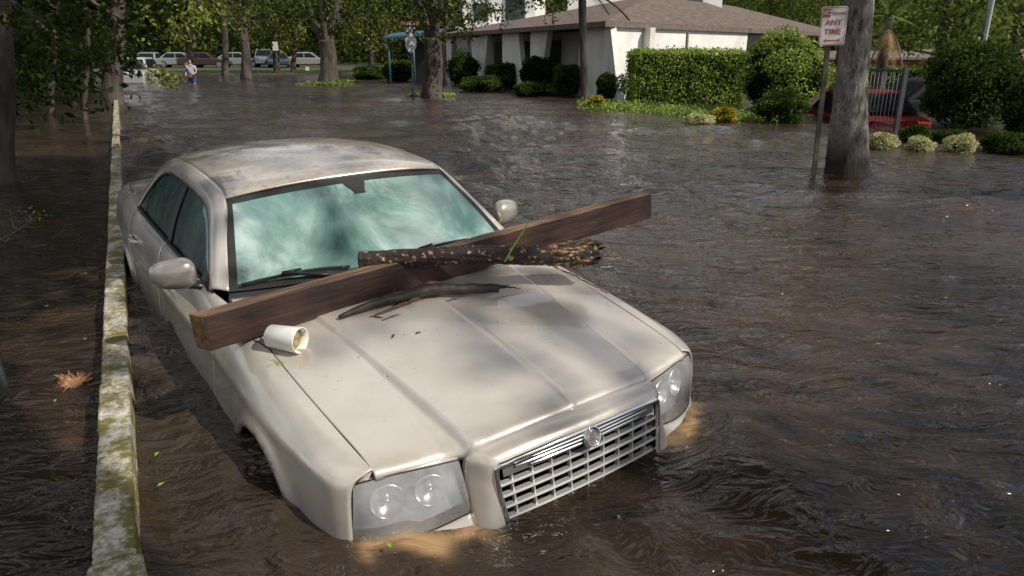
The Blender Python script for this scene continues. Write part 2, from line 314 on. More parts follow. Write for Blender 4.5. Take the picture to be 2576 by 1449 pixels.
for sd in (-1,1):
    ff_=sidepanel('front_fender',fxf,cst(-1.598),sd,110,70)
    sidepanel('front_door',cst(-1.603),cst(-2.797),sd,50,50)
    sidepanel('rear_door',cst(-2.803),lambda u:herm([0,2,3,4,5,6],[-3.78,-3.76,-3.70,-3.60,-3.56,-3.56],u),sd,50,60)
    rq_=sidepanel('rear_quarter',lambda u:herm([0,2,3,4,5,6],[-3.785,-3.765,-3.705,-3.605,-3.565,-3.565],u),cst(-4.97),sd,100,60)
    for (cx,cz),par in zip(ARCH,(ff_,rq_)):
        P=[]
        for a in np.radians(np.linspace(-15,195,60)):
            xx=cx+math.cos(a)*(AR+.002); zz=cz+math.sin(a)*(AR+.002); uu=np.linspace(1.5,6,60); q=Sside(np.full(60,xx),uu); o_=np.argsort(q[:,2]); yy=np.interp(zz,q[o_,2],q[o_,1]); P.append((xx,sd*(yy-.006),zz))
        b=MB(); b.tube(P,.011,8); b.build('arch_lip',M['paint'],par,True)
        n=30
        A=[math.radians(-20+220*i/n) for i in range(n+1)]
        V=[]
        for a in A:
            for (r,y) in ((AR+.004,.91),(AR+.004,.84),(AR+.03,.80),(AR+.03,.55)): V.append((cx+math.cos(a)*r,sd*y,cz+math.sin(a)*r))
        F=[(i*4+j,i*4+j+1,i*4+j+5,i*4+j+4) for i in range(n) for j in range(3)]
        obj('wheel_arch_liner',V,F,M['shell'],car)
        n=40; prof=[(.215,.84),(.30,.855),(.33,.845),(.35,.80),(.35,.70),(.33,.64),(.22,.63)]
        V=[(cx+math.cos(2*math.pi*i/n)*r,sd*y,.345+math.sin(2*math.pi*i/n)*r) for i in range(n) for r,y in prof]
        k=len(prof); F=[(i*k+j,i*k+j+1,((i+1)%n)*k+j+1,((i+1)%n)*k+j) for i in range(n) for j in range(k-1)]
        w=obj('tyre',V,F,M['rubber'],car)
        prof=[(.0,.815),(.06,.815),(.18,.79),(.215,.84),(.225,.84)]
        V=[(cx+math.cos(2*math.pi*i/n)*r,sd*y,.345+math.sin(2*math.pi*i/n)*r) for i in range(n) for r,y in prof]
        k=len(prof); F=[(i*k+j,i*k+j+1,((i+1)%n)*k+j+1,((i+1)%n)*k+j) for i in range(n) for j in range(k-1)]
        obj('rim',V,F,M['chrome'],w)
def hz(x,y):
    s=-np.asarray(x,float); y=np.abs(np.asarray(y,float))
    zc=herm([.15,.19,.3,.5,.8,1.1,1.4,1.8],[.858,.868,.890,.920,.956,.985,1.008,1.03],s)
    zs=herm([.2,.32,.45,.65,.93,1.25,1.6,1.8],[.800,.817,.840,.868,.905,.942,.985,1.008],s)
    ys=herm([.2,.32,.45,.65,.93,1.25,1.6,1.8],[.735,.745,.755,.768,.78,.785,.79,.79],s)
    yc=.425+.14*np.clip((s-.22)/1.4,0,1); Dm=sm((yc+.018-y)/.036)
    w=sm((s-.2)/.9)
    pf=.36*Dm+.64*np.clip(1-(y/.50)**2,0,1); pr=.84*(1-np.clip(y/ys,0,1)**2)+.16*Dm
    rib=.003*np.exp(-((y-yc+.008)/.009)**2)*(1-.3*w)
    z=zs+(zc-zs)*((1-w)*pf+w*pr)+rib+.004*np.exp(-(y/.012)**2)
    df=np.clip((.085-(s+hxf(y)))/.085,0,1)
    return z-.010*df**2.2
def hxf(y): return herm([0,.2,.36,.42,.47,.60,.744],[-.19,-.197,-.214,-.228,-.262,-.288,-.316],np.abs(y))
na,nv=241,110
A_,V_=np.meshgrid(np.linspace(-1,1,na),np.linspace(0,1,nv)**1.25,indexing='ij')
xr=-1.70+.15*(1-A_**2); xf=hxf(A_*.742); x=xf+(xr-xf)*V_
ys=herm([.2,.32,.45,.65,.93,1.25,1.6,1.8],[.735,.745,.755,.768,.78,.785,.79,.79],-x)-.004
y=A_*ys; z=hz(x,y)
hoodV=np.stack([x,y,z],-1)
lip=hoodV.copy()
lip[:,0,2]-=.026; lip[:,0,0]+=.006; lip[:,1,2]=hoodV[:,0,2]-.008; lip[:,1,0]=hoodV[:,0,0]+.004; lip[:,2,:]=hoodV[:,0,:]+np.array([-.002,0,-.001])
solid(obj('bonnet',lip.reshape(-1,3),gridF(na,nv,True)[:,::-1].copy(),M['paint'],car),.006,-1)
A2,V2=np.meshgrid(np.linspace(-1,1,30),np.linspace(0,1,30),indexing='ij')
x2=-.46-(1.3)*V2; y2=A2*.84; z2=hz(x2,y2)-.045-.05*sm((np.abs(A2)-.9)/.1)
obj('inner_shell',np.stack([x2,y2,z2],-1).reshape(-1,3),gridF(30,30),M['shell'],car)  # added under the panels so the gaps between them look dark
# fascia ring round the grille
RO_=[(-.190,0,.850),(-.196,.15,.848),(-.206,.28,.839),(-.216,.37,.828),(-.226,.438,.806),(-.214,.458,.745),(-.180,.462,.66),(-.125,.460,.56),(-.10,.455,.45),(-.10,.445,.30)]
RI_=[(-.096,0,.817),(-.101,.14,.813),(-.112,.25,.804),(-.124,.345,.794),(-.131,.384,.780),(-.121,.383,.70),(-.107,.376,.64),(-.092,.366,.56),(-.082,.352,.46),(-.08,.34,.36)]
ns,nt_=80,12
s=np.linspace(0,1,ns); O=curveI(RO_,s); I=curveI(RI_,s)
O=np.vstack([mir(O[::-1]),O[1:]]); I=np.vstack([mir(I[::-1]),I[1:]])
t=np.linspace(0,1,nt_)[None,:,None]
V=O[:,None]*(1-t)+I[:,None]*t
V=V+np.sin(math.pi*np.linspace(0,1,nt_))[None,:,None]*np.array([.018,0,.009])
V[:,0]+=np.array([-.004,0,-.015])
solid(obj('grille_surround',V.reshape(-1,3),gridF(len(O),nt_,True),M['paint'],car),.006,-1)
gr=np.array(curveI(RI_,np.linspace(0,1,70))); GI=np.vstack([mir(gr[::-1]),gr[1:]])
b=MB(); b.tube(GI+np.array([.003,0,-.004]),.012,8)
b.build('grille_frame',M['chrome'],car,True)
def gsurf(y,z):
    w=np.clip((.80-z)/.34,0,1); return -.106+.03*w-.16*y*y*1.2
b=MB(); b.add([(-.24,-.42,.80),(-.24,.42,.80),(-.20,.40,.3),(-.20,-.40,.3)],[(0,1,2,3)]); gb=b.build('grille_backing',M['shell'],car)
hw=lambda z: float(np.interp(z,[.36,.46,.56,.64,.70,.772,.80],[.335,.345,.358,.366,.374,.374,.33]))
for z0 in [.716,.672,.628,.584,.540,.496,.452,.408]:
    b=MB(); w=hw(z0); yy=np.linspace(-w,w,31); V=[]
    for y0 in yy:
        x0=gsurf(y0,z0); zz=z0+.012*(1-(y0/w)**2)-.008
        V+=[(x0+.006,y0,zz+.0065),(x0+.010,y0,zz+.0),(x0+.004,y0,zz-.0075),(x0-.016,y0,zz-.005),(x0-.016,y0,zz+.005)]
    F=[(i*5+j,i*5+(j+1)%5,(i+1)*5+(j+1)%5,(i+1)*5+j) for i in range(30) for j in range(5)]+[(0,1,2,3,4),(154,153,152,151,150)]
    b.add(V,F); b.build('grille_bar',M['grille'],car,False)
for i in range(9):
    y0=(i-4)*.080; V=[]
    for z0 in np.linspace(.40,.75,12):
        w=hw(z0); yv=y0*w/.37; x0=gsurf(yv,z0)-.001
        V+=[(x0,yv-.0032,z0),(x0,yv+.0032,z0),(x0-.018,yv+.0032,z0),(x0-.018,yv-.0032,z0)]
    F=[(k*4+j,k*4+(j+1)%4,(k+1)*4+(j+1)%4,(k+1)*4+j) for k in range(11) for j in range(4)]
    obj('grille_upright',V,F,M['grille'],car,False)
b=MB()
for sd in (-1,1):
    for k,(z0,w0,w1) in enumerate([(.7985,.034,.350),(.7845,.038,.315),(.7705,.038,.26)]):
        yy=np.linspace(w0,w1,14); V=[]
        for y0 in yy:
            tp=.0040*(1-.6*((y0-w0)/(w1-w0))**2); zz=z0-.13*y0*y0; x0=gsurf(y0,z0)+.020-.03*y0
            V+=[(x0+.001,sd*y0,zz+tp),(x0+.004,sd*y0,zz),(x0+.001,sd*y0,zz-tp),(x0-.02,sd*y0,zz)]
        F=[(i*4+j,i*4+(j+1)%4,(i+1)*4+(j+1)%4,(i+1)*4+j) for i in range(13) for j in range(4)]; b.add(V,F)
bd=b.build('winged_badge',M['satin'],car,False)
yy=np.linspace(-.36,.36,31); V=[]
for y0 in yy:
    x0=gsurf(y0,.77)+.004; V+=[(x0-.01,y0,.812-.14*y0*y0),(x0+.004,y0,.752-.10*y0*y0)]
obj('badge_plinth',V,[(2*i,2*i+1,2*i+3,2*i+2) for i in range(30)],M['grilledark'],bd,False)
def disc(bm,c,r,nrm,h,n=40,inner=0,mi=0):
    nrm=np.array(nrm,float); nrm/=np.linalg.norm(nrm); a=np.cross(nrm,[0,0,1]); a/=np.linalg.norm(a); bb=np.cross(a,nrm); c=np.array(c,float)
    V=[]
    for i in range(n):
        t=2*math.pi*i/n; d=a*math.cos(t)+bb*math.sin(t)
        V+=[c+d*r,c+d*r*.94+nrm*h,c+d*max(inner,.0)+nrm*h,c+d*inner]
    F=[]
    for i in range(n):
        j=(i+1)%n; F+=[(4*i,4*j,4*j+1,4*i+1),(4*i+1,4*j+1,4*j+2,4*i+2)]
        if inner: F.append((4*i+2,4*j+2,4*j+3,4*i+3))
    bm.add(V,F,mi)
nb=(.93,0,.36); cb=np.array([-.080,0,.784])
b=MB(); disc(b,cb,.039,nb,.012,inner=.031); disc(b,cb,.025,nb,.012,inner=.021); b.build('badge_ring',M['chrome'],bd,True)
b=MB(); disc(b,cb,.033,nb,.004); b.build('badge_recess',M['grilledark'],bd,True)
b=MB(); disc(b,cb,.0205,nb,.009)
for k in range(8):
    t=k*math.pi/4; a=np.array([0,1,0.]); u=np.cross(np.array(nb),a); d=a*math.cos(t)+u*math.sin(t); b.tube([cb+d*.006+np.array(nb)*.010,cb+d*.017+np.array(nb)*.010],.0018,6)
b.build('badge_seal',M['gold'],bd,False)
# headlights
def lathe(P0,dr,prof,n=32):
    aa=np.cross(dr,[0,0,1]);aa/=np.linalg.norm(aa);bb=np.cross(aa,dr);k=len(prof)
    V=[P0+dr*h+(aa*math.cos(2*math.pi*i/n)+bb*math.sin(2*math.pi*i/n))*r for i in range(n) for h,r in prof]
    return V,[(i*k+j,i*k+j+1,((i+1)%n)*k+j+1,((i+1)%n)*k+j) for i in range(n) for j in range(k-1)]
HT=[(-.240,.464,.786),(-.264,.57,.788),(-.290,.668,.788),(-.312,.750,.787),(-.334,.808,.778)]
HB=[(-.170,.464,.616),(-.202,.59,.584),(-.245,.695,.564),(-.284,.772,.558),(-.330,.832,.560)]
HP=[(-.125,.458,.48),(-.155,.59,.48),(-.205,.70,.48),(-.26,.78,.48),(-.330,.835,.48)]
HQ=[(-.10,.44,.25),(-.13,.57,.25),(-.19,.68,.25),(-.25,.74,.25),(-.33,.78,.25)]
for sd in (-1,1):
    n,k=30,14; t=np.linspace(0,1,n)[:,None,None]; s=np.linspace(0,1,k)[None,:,None]
    T=curveI(HT,np.linspace(0,1,n))[:,None]; B=curveI(HB,np.linspace(0,1,n))[:,None]
    V=(T*(1-s)+B*s+np.sin(math.pi*s)*np.array([.018,.006,.008])).reshape(-1,3)
    h=obj('headlight',V if sd>0 else mir(V),gridF(n,k,sd>0),M['lens'],car)
    W=(T*(1-s)+B*s+np.array([-.06,-.006,0])-np.sin(math.pi*s)*np.array([.02,.005,0])).reshape(-1,3); obj('lamp_housing',W if sd>0 else mir(W),gridF(n,k,sd>0),M['dull'],h)
    for (tt,rr) in ((.24,.056),(.60,.060)):
        c=(curveI(HT,np.array([tt]))[0]*.52+curveI(HB,np.array([tt]))[0]*.48)+np.array([-.030,-.012,0]); nn=np.array([.92,.30,.12])
        if sd<0: c=c*np.array([1,-1,1]); nn=nn*np.array([1,-1,1])
        nn=nn/np.linalg.norm(nn)
        V2_,F2_=lathe(c,nn,[(-.004,rr*1.06),(.004,rr),(0,rr*.96),(-.02,rr*.75),(-.034,rr*.4),(-.038,.012),(-.010,.010),(-.004,.001)]); obj('reflector_bowl',V2_,F2_,M['bowl'],h,True)
    b=MB(); ed=np.vstack([curveI(HT,np.linspace(0,1,30)),curveI(HB,np.linspace(1,0,30))]); ed=ed if sd>0 else mir(ed); b.tube(np.vstack([ed,ed[:1]]),.003,6); b.build('headlight_seal',M['rubber'],h,True)
    P0=np.array([(hxf(y0)-.012,y0,float(hz(hxf(y0)-.002,y0))-.020) for y0 in np.interp(np.linspace(0,1,n),[0,1],[.462,.742])]); Pt=curveI(HT,np.linspace(0,1,n)*.84)
    V=np.stack([P0,Pt+np.array([-.002,0,.002])],1).reshape(-1,3); obj('lamp_upper_seal',V if sd>0 else mir(V),gridF(n,2,sd>0),M['paint'],h)
    # painted return between bonnet corner and fender front
    Pf=Sside(np.full(12,-.327),np.linspace(0,2.2,12)); Pu=curveI(HT,np.linspace(.80,1.,12))+np.array([-.004,0,-.004]); V=np.stack([Pf+np.array([.002,-.004,-.004]),Pu],1).reshape(-1,3)
    obj('lamp_corner_fill',V if sd>0 else mir(V),gridF(12,2,sd>0),M['paint'],h)
    ss=np.linspace(0,1,24)
    Bq=curveI(HB,np.linspace(0,1,n)); Pq=curveI(HP,np.linspace(0,1,n)); Qq=curveI(HQ,np.linspace(0,1,n)); MID=(Bq*.45+Pq*.55)+np.array([.015,.0,.0])
    rows=np.stack([Bq+np.array([0,0,-.004]),MID,Pq,Qq*.5+Pq*.5,Qq],0); W=herm(np.linspace(0,1,5),rows.reshape(5,-1),ss).reshape(24,n,3).transpose(1,0,2).reshape(-1,3)
    solid(obj('front_bumper',W if sd>0 else mir(W),gridF(n,24,sd>0),M['paint'],car),.006,-1)
# windscreen
def W_(a,b,off=0.):
    a=np.asarray(a,float);b=np.asarray(b,float)
    q=1-a*a
    P0=np.stack([-1.736+.165*q,.778*a,1.024+.008*q],-1); P1=np.stack([-2.175+.075*q,.625*a,1.36+.050*q],-1)
    n=np.array([.60,0,.80]); P=P0+(P1-P0)*b[...,None]
    return P+n*(.018*np.sin(math.pi*np.clip(b,0,1))[...,None]+off)+np.stack([0*a,.3*a*off,0*a],-1)
a,bv=np.meshgrid(np.linspace(-1,1,60),np.linspace(0,1,30),indexing='ij')
ws=obj('windscreen',W_(a,bv).reshape(-1,3),gridF(60,30),M['fog'],car)
def band(name,a0,a1,b0,b1,mt,par,off=.0025,na=60,nb=20):
    a,b=np.meshgrid(np.linspace(a0,a1,na),np.linspace(b0,b1,nb),indexing='ij'); return obj(name,W_(a,b,off).reshape(-1,3),gridF(na,nb),mt,par)
band('windscreen_border',-1,1,.925,1.0,M['plastic'],ws); band('windscreen_border',-1,-.955,0,.925,M['plastic'],ws); band('windscreen_border',.955,1,0,.925,M['plastic'],ws)
band('windscreen_border',-.955,.955,0,.06,M['plastic'],ws,nb=4)
a,b=np.meshgrid(np.linspace(-1,1,9),np.linspace(.78,.925,6),indexing='ij'); wd=.05+.045*sm((b-.80)/.12)
obj('sensor_patch',W_(a*wd+.03,b,.003).reshape(-1,3),gridF(9,6),M['plastic'],ws)
a,v=np.meshgrid(np.linspace(-1,1,60),np.linspace(0,1,5),indexing='ij')
P0=np.stack([-1.70+.16*(1-a*a),.80*a,hz(-1.68+.15*(1-a*a),a*.79)-.03],-1); P1=W_(a,0*a)+np.array([-.01,0,-.006]); V=P0*(1-v[...,None])+P1*v[...,None]
obj('cowl_panel',V.reshape(-1,3),gridF(60,5,True),M['plastic'],car)
for (a0,a1) in ((-.93,-.30),(-.05,.62)):
    t=np.linspace(0,1,14); P=W_(a0+(a1-a0)*t,.035+.05*np.sin(t*2.6),.022)
    b=MB(); b.tube(P,.006,6); b.tube(P-np.array([0,0,.008]),[.004]*14,4); b.tube([P[7]+np.array([.0,0,.012]),(P[2]+P[7])/2+np.array([.02,0,.018]),W_(np.array([a1+.05]),np.array([-.02]),.01)[0]],[.005,.008,.012],6)
    b.build('wiper',M['plastic'],car,True)
E=[(-1.736,.778,1.024),(-1.95,.702,1.193),(-2.175,.625,1.36),(-2.5,.612,1.402),(-2.9,.606,1.415),(-3.3,.598,1.400),(-3.6,.588,1.355),(-3.85,.61,1.25),(-4.22,.665,1.082)]
Fc=[(-1.835,.838,1.015),(-2.05,.762,1.165),(-2.29,.693,1.298),(-2.55,.680,1.338),(-2.9,.674,1.350),(-3.25,.669,1.338),(-3.5,.687,1.285),(-3.68,.75,1.16),(-3.80,.813,1.030)]
ne=100; t=np.linspace(0,1,ne); EE=curveI(E,t); FF=curveI(Fc,t)
s=np.linspace(0,1,10)[None,:,None]
for sd in (-1,1):
    V=EE[:,None]*(1-s)+FF[:,None]*s+np.sin(math.pi*s)*np.array([0,.016,.012]); V=V.reshape(-1,3)
    solid(obj('side_roof_rail',V if sd>0 else mir(V),gridF(ne,10,sd<0)[:,::-1].copy(),M['paint'],car),.01,-1)
    P=EE[22:78]+np.array([0,.0,.001]); b=MB(); b.tube(P if sd>0 else mir(P),.0045,5); b.build('roof_moulding',M['rubber'],car,True)
    P=(EE*.38+FF*.62)[6:86]+np.array([0,.0165,.0115]); b=MB(); b.tube(P if sd>0 else mir(P),.0028,5); b.build('door_frame_gap',M['rubber'],car,True)
    kk=[(-3.80,.812,1.031),(-4.0,.800,1.040),(-4.25,.778,1.047)]
    t3=np.linspace(0,1,12); A3=curveI(kk,t3);B3=curveI([np.array((-3.80,.812,1.032)),(-3.99,.66,1.18),(-4.22,.665,1.082)],t3)
    V=np.stack([A3,(A3+B3)/2,B3],1).reshape(-1,3); obj('rear_pillar',V if sd>0 else mir(V),gridF(12,3,sd>0),M['paint'],car)
    fx=FF[::-1,0]
    def top(x): return np.interp(x,fx,FF[::-1,1]),np.interp(x,fx,FF[::-1,2])
    def bot(x): return np.interp(-x,S_,TAB[:,0,0])-.002,np.interp(-x,S_,TAB[:,0,1])
    def glass(name,x0,x1,mt,off,bb=0.,tt=1.,par=car,nx=30):
        X=np.linspace(x0,x1,nx); yt,zt=top(X); yb,zb=bot(X); w=np.linspace(bb,tt,12)
        V=np.stack([np.repeat(X[:,None],12,1),yb[:,None]+(yt-yb)[:,None]*w+off+.012*np.sin(math.pi*w),zb[:,None]+(zt-zb)[:,None]*w],-1).reshape(-1,3)
        return obj(name,V if sd>0 else mir(V),gridF(nx,12,sd>0),mt,par)
    glass('front_side_window',-1.86,-2.775,M['fogside'],-.010); glass('rear_side_window',-2.845,-3.79,M['fogside'],-.010)
    glass('window_divider',-2.765,-2.855,M['plastic'],.0,nx=4); glass('window_divider',-3.60,-3.625,M['plastic'],.0,nx=4)
    X=np.linspace(-1.80,-3.80,50); yb,zb=bot(X); b=MB(); P=np.stack([X,sd*(yb+.006),zb+.006],-1); b.tube(P,.011,6); b.build('window_moulding',M['plastic'],car,True)
    P=FF[4:]+np.array([0,.001,-.006]); b=MB(); b.tube(P if sd>0 else mir(P),.010,6); b.build('window_seal',M['plastic'],car,True)
    for hx in (-2.62,-3.52):
        P=Sside(np.array([hx+.10,hx+.08,hx,hx-.08,hx-.10]),np.array([2.35]*5)); P[:,1]+=np.array([.0,.028,.034,.028,.0]); b=MB(); b.tube(P if sd>0 else mir(P),[.012,.014,.015,.014,.012],10); b.build('door_handle',M['paint'],car,True)
    n1,n2=32,20; V=[]
    cm=np.array([-1.975,.966,1.088])
    for i in range(n1):
        for j in range(n2):
            th=2*math.pi*i/n1; ph=math.pi*(j/(n2-1)-.5); f=lambda c,e: math.copysign(abs(c)**e,c)
            yy=f(math.cos(ph),.7)*f(math.cos(th),.7)*.100; zz=f(math.cos(ph),.7)*f(math.sin(th),.7)*.074; xx=f(math.sin(ph),.9)*(.07 if ph>0 else .045)
            zz*=(1-.16*(yy/.100)); V.append(cm+np.array([xx-.10*(yy/.100)*.3,yy,zz]))
    F=[(i*n2+j,i*n2+j+1,((i+1)%n1)*n2+j+1,((i+1)%n1)*n2+j) for i in range(n1) for j in range(n2-1)]
    mo=obj('wing_mirror',V if sd>0 else mir(V),F if sd>0 else [f[::-1] for f in F],M['mirrorshell'],car)
    b=MB(); P=np.array([(-1.95,.83,1.00),(-1.95,.87,1.02),(-1.965,.93,1.03)]); b.tube(P if sd>0 else mir(P),[.05,.035,.03],10,sq=.6); b.build('mirror_arm',M['plastic'],mo,True)
    b=MB(); P=np.array([(-1.83,.838,1.012),(-1.98,.838,1.02),(-1.99,.79,1.115)])
    b.add((P+np.array([0,.012,0])) if sd>0 else mir(P+np.array([0,.012,0])),[(0,1,2)]); b.build('mirror_sail',M['plastic'],mo)
a,t2=np.meshgrid(np.linspace(-1,1,50),np.linspace(.25,.75,50),indexing='ij')
e=curveI(E,t2); q=1-np.abs(a)**2.6; ff=np.interp(t2,[.25,.5,.75],[.075,0,-.06]); cr=np.interp(t2,[.25,.4,.6,.75],[.050,.052,.052,.052])
V=np.stack([e[...,0]+ff*q,e[...,1]*a,e[...,2]+cr*q],-1)
solid(obj('roof',V.reshape(-1,3),gridF(50,50),M['roofpaint'],car),.01,-1)
a,v=np.meshgrid(np.linspace(-1,1,30),np.linspace(0,1,12),indexing='ij'); q=1-np.abs(a)**2.6
P0=np.stack([-3.6-.06*q,.586*a,1.355+.052*q],-1);P1=np.stack([-4.22-.08*q,.665*a,1.082+.02*q],-1); v=v[...,None]
obj('rear_window',((P0*(1-v)+P1*v)+np.sin(math.pi*v)*np.array([-.0,0,.03])).reshape(-1,3),gridF(30,12),M['glassdark'],car)
a,X=np.meshgrid(np.linspace(-1,1,30),np.linspace(-4.2,-4.96,16),indexing='ij'); yb=np.interp(-X,S_,TAB[:,0,0]); zb=np.interp(-X,S_,TAB[:,0,1])
solid(obj('boot_lid',np.stack([X,a*(yb-.003),zb+.03*(1-a*a)],-1).reshape(-1,3),gridF(30,16),M['paint'],car),.006)
a,Z=np.meshgrid(np.linspace(-1,1,30),np.linspace(.985,.22,12),indexing='ij')
obj('rear_bumper',np.stack([-4.97-.05*(1-a*a)-.03*(Z<.65),a*np.interp(Z,[.22,.42,.6,.77,.89,.985],[.77,.80,.81,.80,.775,.67]),Z+.03*(1-a*a)*(Z>.95)],-1).reshape(-1,3),gridF(30,12),M['paint'],car)
for sd in(-1,1):
    b=MB(); b.prism([(-5.0,sd*.53,.90),(-4.985,sd*.74,.88),(-4.985,sd*.76,.70),(-5.0,sd*.56,.70)],(-.03,0,0)); bevel(b.build('tail_light',M['redlamp'],car),.008)
# ------------------------------------------------------------------ things resting on the car
def hit(px,py,off=0.):
    z=1.0
    for _ in range(12):
        p=CL(px,py,z); z=float(hz(p[0],p[1]))+off
    return CL(px,py,z)
A0=CL(530,884,.955); B0=CL(1640,548,1.07)
ax=(B0-A0); Lp=np.linalg.norm(ax); ax/=Lp; hor=np.cross([0,0,1],ax); hor/=np.linalg.norm(hor)
if np.dot(w2c(CP)-A0,hor)>0: hor=-hor
up=np.cross(ax,hor); up=up if up[2]>0 else -up
PW,PHt=.085,.152
tl=.06; up2=up*math.cos(tl)+hor*math.sin(tl); hor2=hor*math.cos(tl)-up*math.sin(tl)
nseg=40; V=[];F=[];mi=[]
for i in range(nseg+1):
    t=i/nseg; c=A0+ax*Lp*t; j=lambda: rng.normal(0,.0012,3)
    V+=[c+j(),c+up2*PHt+j(),c+up2*PHt+hor2*PW+j(),c+hor2*PW+j()]
V=np.array(V); V[2]-=ax*.035*1; V[3]-=ax*.035
for i in range(nseg):
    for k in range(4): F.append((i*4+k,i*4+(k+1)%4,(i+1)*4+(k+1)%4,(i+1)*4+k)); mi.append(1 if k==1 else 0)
F+=[(3,2,1,0),(nseg*4,nseg*4+1,nseg*4+2,nseg*4+3)]; mi+=[2,2]
Rp=np.stack([ax,hor2,up2],1)
PV=(V-A0)@Rp
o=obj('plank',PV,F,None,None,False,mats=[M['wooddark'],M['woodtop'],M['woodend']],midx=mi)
Rw=CR@Rp; o.matrix_world=Matrix([list(Rw[i])+[c2w(A0)[i]] for i in range(3)]+[[0,0,0,1]])
bevel(o,.006,2)
tag(o,'long dark wet wooden plank lying diagonally across the bonnet and windscreen of the sunken sedan','plank')
# log
Lc=[CL(903,655,1.150),CL(1040,648,1.155),CL(1200,640,1.16),CL(1340,642,1.135),CL(1430,640,1.11),CL(1500,636,1.10)]
nL=110; t=np.linspace(0,1,nL); P=curve(Lc,t); rad=np.interp(t,[0,.3,.5,.75,.88,1],[.038,.040,.041,.049,.060,.056])
V=[];n=36
T=np.gradient(P,axis=0);T/=np.linalg.norm(T,axis=1)[:,None]
ph=rng.uniform(0,6,8)
for i in range(nL):
    aa=np.cross(T[i],[0,0,1]);aa/=np.linalg.norm(aa);bb=np.cross(aa,T[i])
    for k in range(n):
        th=2*math.pi*k/n; rr=rad[i]*(1+.07*math.sin(2*th+ph[0]+t[i]*5)+.05*math.sin(5*th+ph[1]-t[i]*13)+.04*math.sin(9*th+t[i]*33+ph[2])+rng.normal(0,.028)*(1+3*(t[i]>.85)))
        V.append(P[i]+aa*math.cos(th)*rr+bb*math.sin(th)*rr+T[i]*(rng.normal(0,.02) if i==nL-1 else 0))
F=[(i*n+k,i*n+(k+1)%n,(i+1)*n+(k+1)%n,(i+1)*n+k) for i in range(nL-1) for k in range(n)]+[tuple(range(n-1,-1,-1)),tuple((nL-1)*n+k for k in range(n))]
mi=[0]*((nL-1)*n)+[1,1]
lg=thing('log','broken log with flaking bark and a splintered end lying on top of the plank','log',c2w(Lc[2]))
obj('log_bark',c2w(V),F,M['peel'],lg,True,mats=[M['peel'],M['woodend']],midx=mi)
b=MB()
for k in range(46):
    th=rng.uniform(0,6.28); aa=np.cross(T[-1],[0,0,1]);bb=np.cross(aa,T[-1]); d=aa*math.cos(th)+bb*math.sin(th)
    p0=P[-int(rng.integers(6,28))]+d*.046; p1=p0+d*rng.uniform(-.01,.02)+T[-1]*rng.uniform(.05,.12); b.tube(c2w([p0,(p0+p1)/2+d*.008,p1]),[.011,.009,.002],5)
b.build('splinters',M['splint'],lg,True)
def hoodtube(bm,pix,r,off=.012,n=7):
    P=np.array([hit(px,py,(of if of is not None else off)) for px,py,of in pix]); t=np.linspace(0,1,24); Q=curve(P,t); Q+=rng.normal(0,.0015,Q.shape)
    bm.tube(c2w(Q),np.interp(t,np.linspace(0,1,len(r)),r),n); return P
br=thing('broken_branch','dark forked stick lying on the bonnet just below the plank','branch',c2w(hit(1060,735)))
b=MB(); hoodtube(b,[(852,797,.02),(930,768,.028),(1020,745,.032),(1065,732,.042),(1160,727,.042),(1255,725,.042)],[.010,.020,.027,.029,.027,.021]); hoodtube(b,[(1250,724,.035),(1280,722,.03),(1310,727,.02)],[.007,.004,.0015]); hoodtube(b,[(1250,722,.035),(1270,718,.045),(1285,720,.045)],[.005,.003,.001]); b.build('stem',M['bark'],br,True)
b=MB(); hoodtube(b,[(1065,742,.02),(1000,772,.01),(930,799,.006)],[.012,.010,.005]); hoodtube(b,[(1050,730,.02),(1075,716,.05),(1110,710,.04)],[.014,.016,.003]); hoodtube(b,[(985,748,.03),(990,735,.05),(994,725,.06)],[.003,.002,.001]); b.build('side_shoot',M['twig'],br,True)
# pot
wd_=np.array([.93,-.33,-.01]); wd_/=np.linalg.norm(wd_); dirb=wd_@CR; Bc=hit(690,846,.054); Lb=.148; Bc=Bc-dirb*.02
bk=thing('plant_pot','small white plastic pot lying on its side under the plank','pot',c2w(Bc))
V,F=lathe(Bc,dirb,[(0,.001),(0,.043),(.004,.047),(Lb-.003,.054),(Lb,.054),(Lb,.051),(Lb-.03,.049),(.02,.042)])
obj('pot_wall',c2w(V),F,M['whiteplast'],bk,True)
V,F=lathe(Bc,dirb,[(Lb-.030,.001),(Lb-.022,.03),(Lb-.036,.049)]); obj('soil',c2w(V),F,M['dirt'],bk,True)
for (x0,y0,x1,y1) in [(640,855,700,895),(935,798,965,802),(985,852,992,842),(1045,842,1060,836),(1000,770,1060,745),(1375,662,1530,738),(700,880,665,862),(1440,672,1475,700),(960,808,1010,790),(1120,760,1160,752),(1300,652,1420,668),(1330,660,1400,655)]:
    b=MB(); off=.004; mx_=((x0+x1)/2,(y0+y1)/2-3,off+.006)
    P=hit(x0,y0,off); hoodtube(b,[(x0,y0,off),mx_,(x1,y1,off)],[.0035,.0035,.0018],n=5)
    o=b.build('twig',M['twig'],None,True,loc=c2w(P)); tag(o,'thin reddish brown twig lying on the champagne bonnet','twig','twigs strewn on the bonnet')
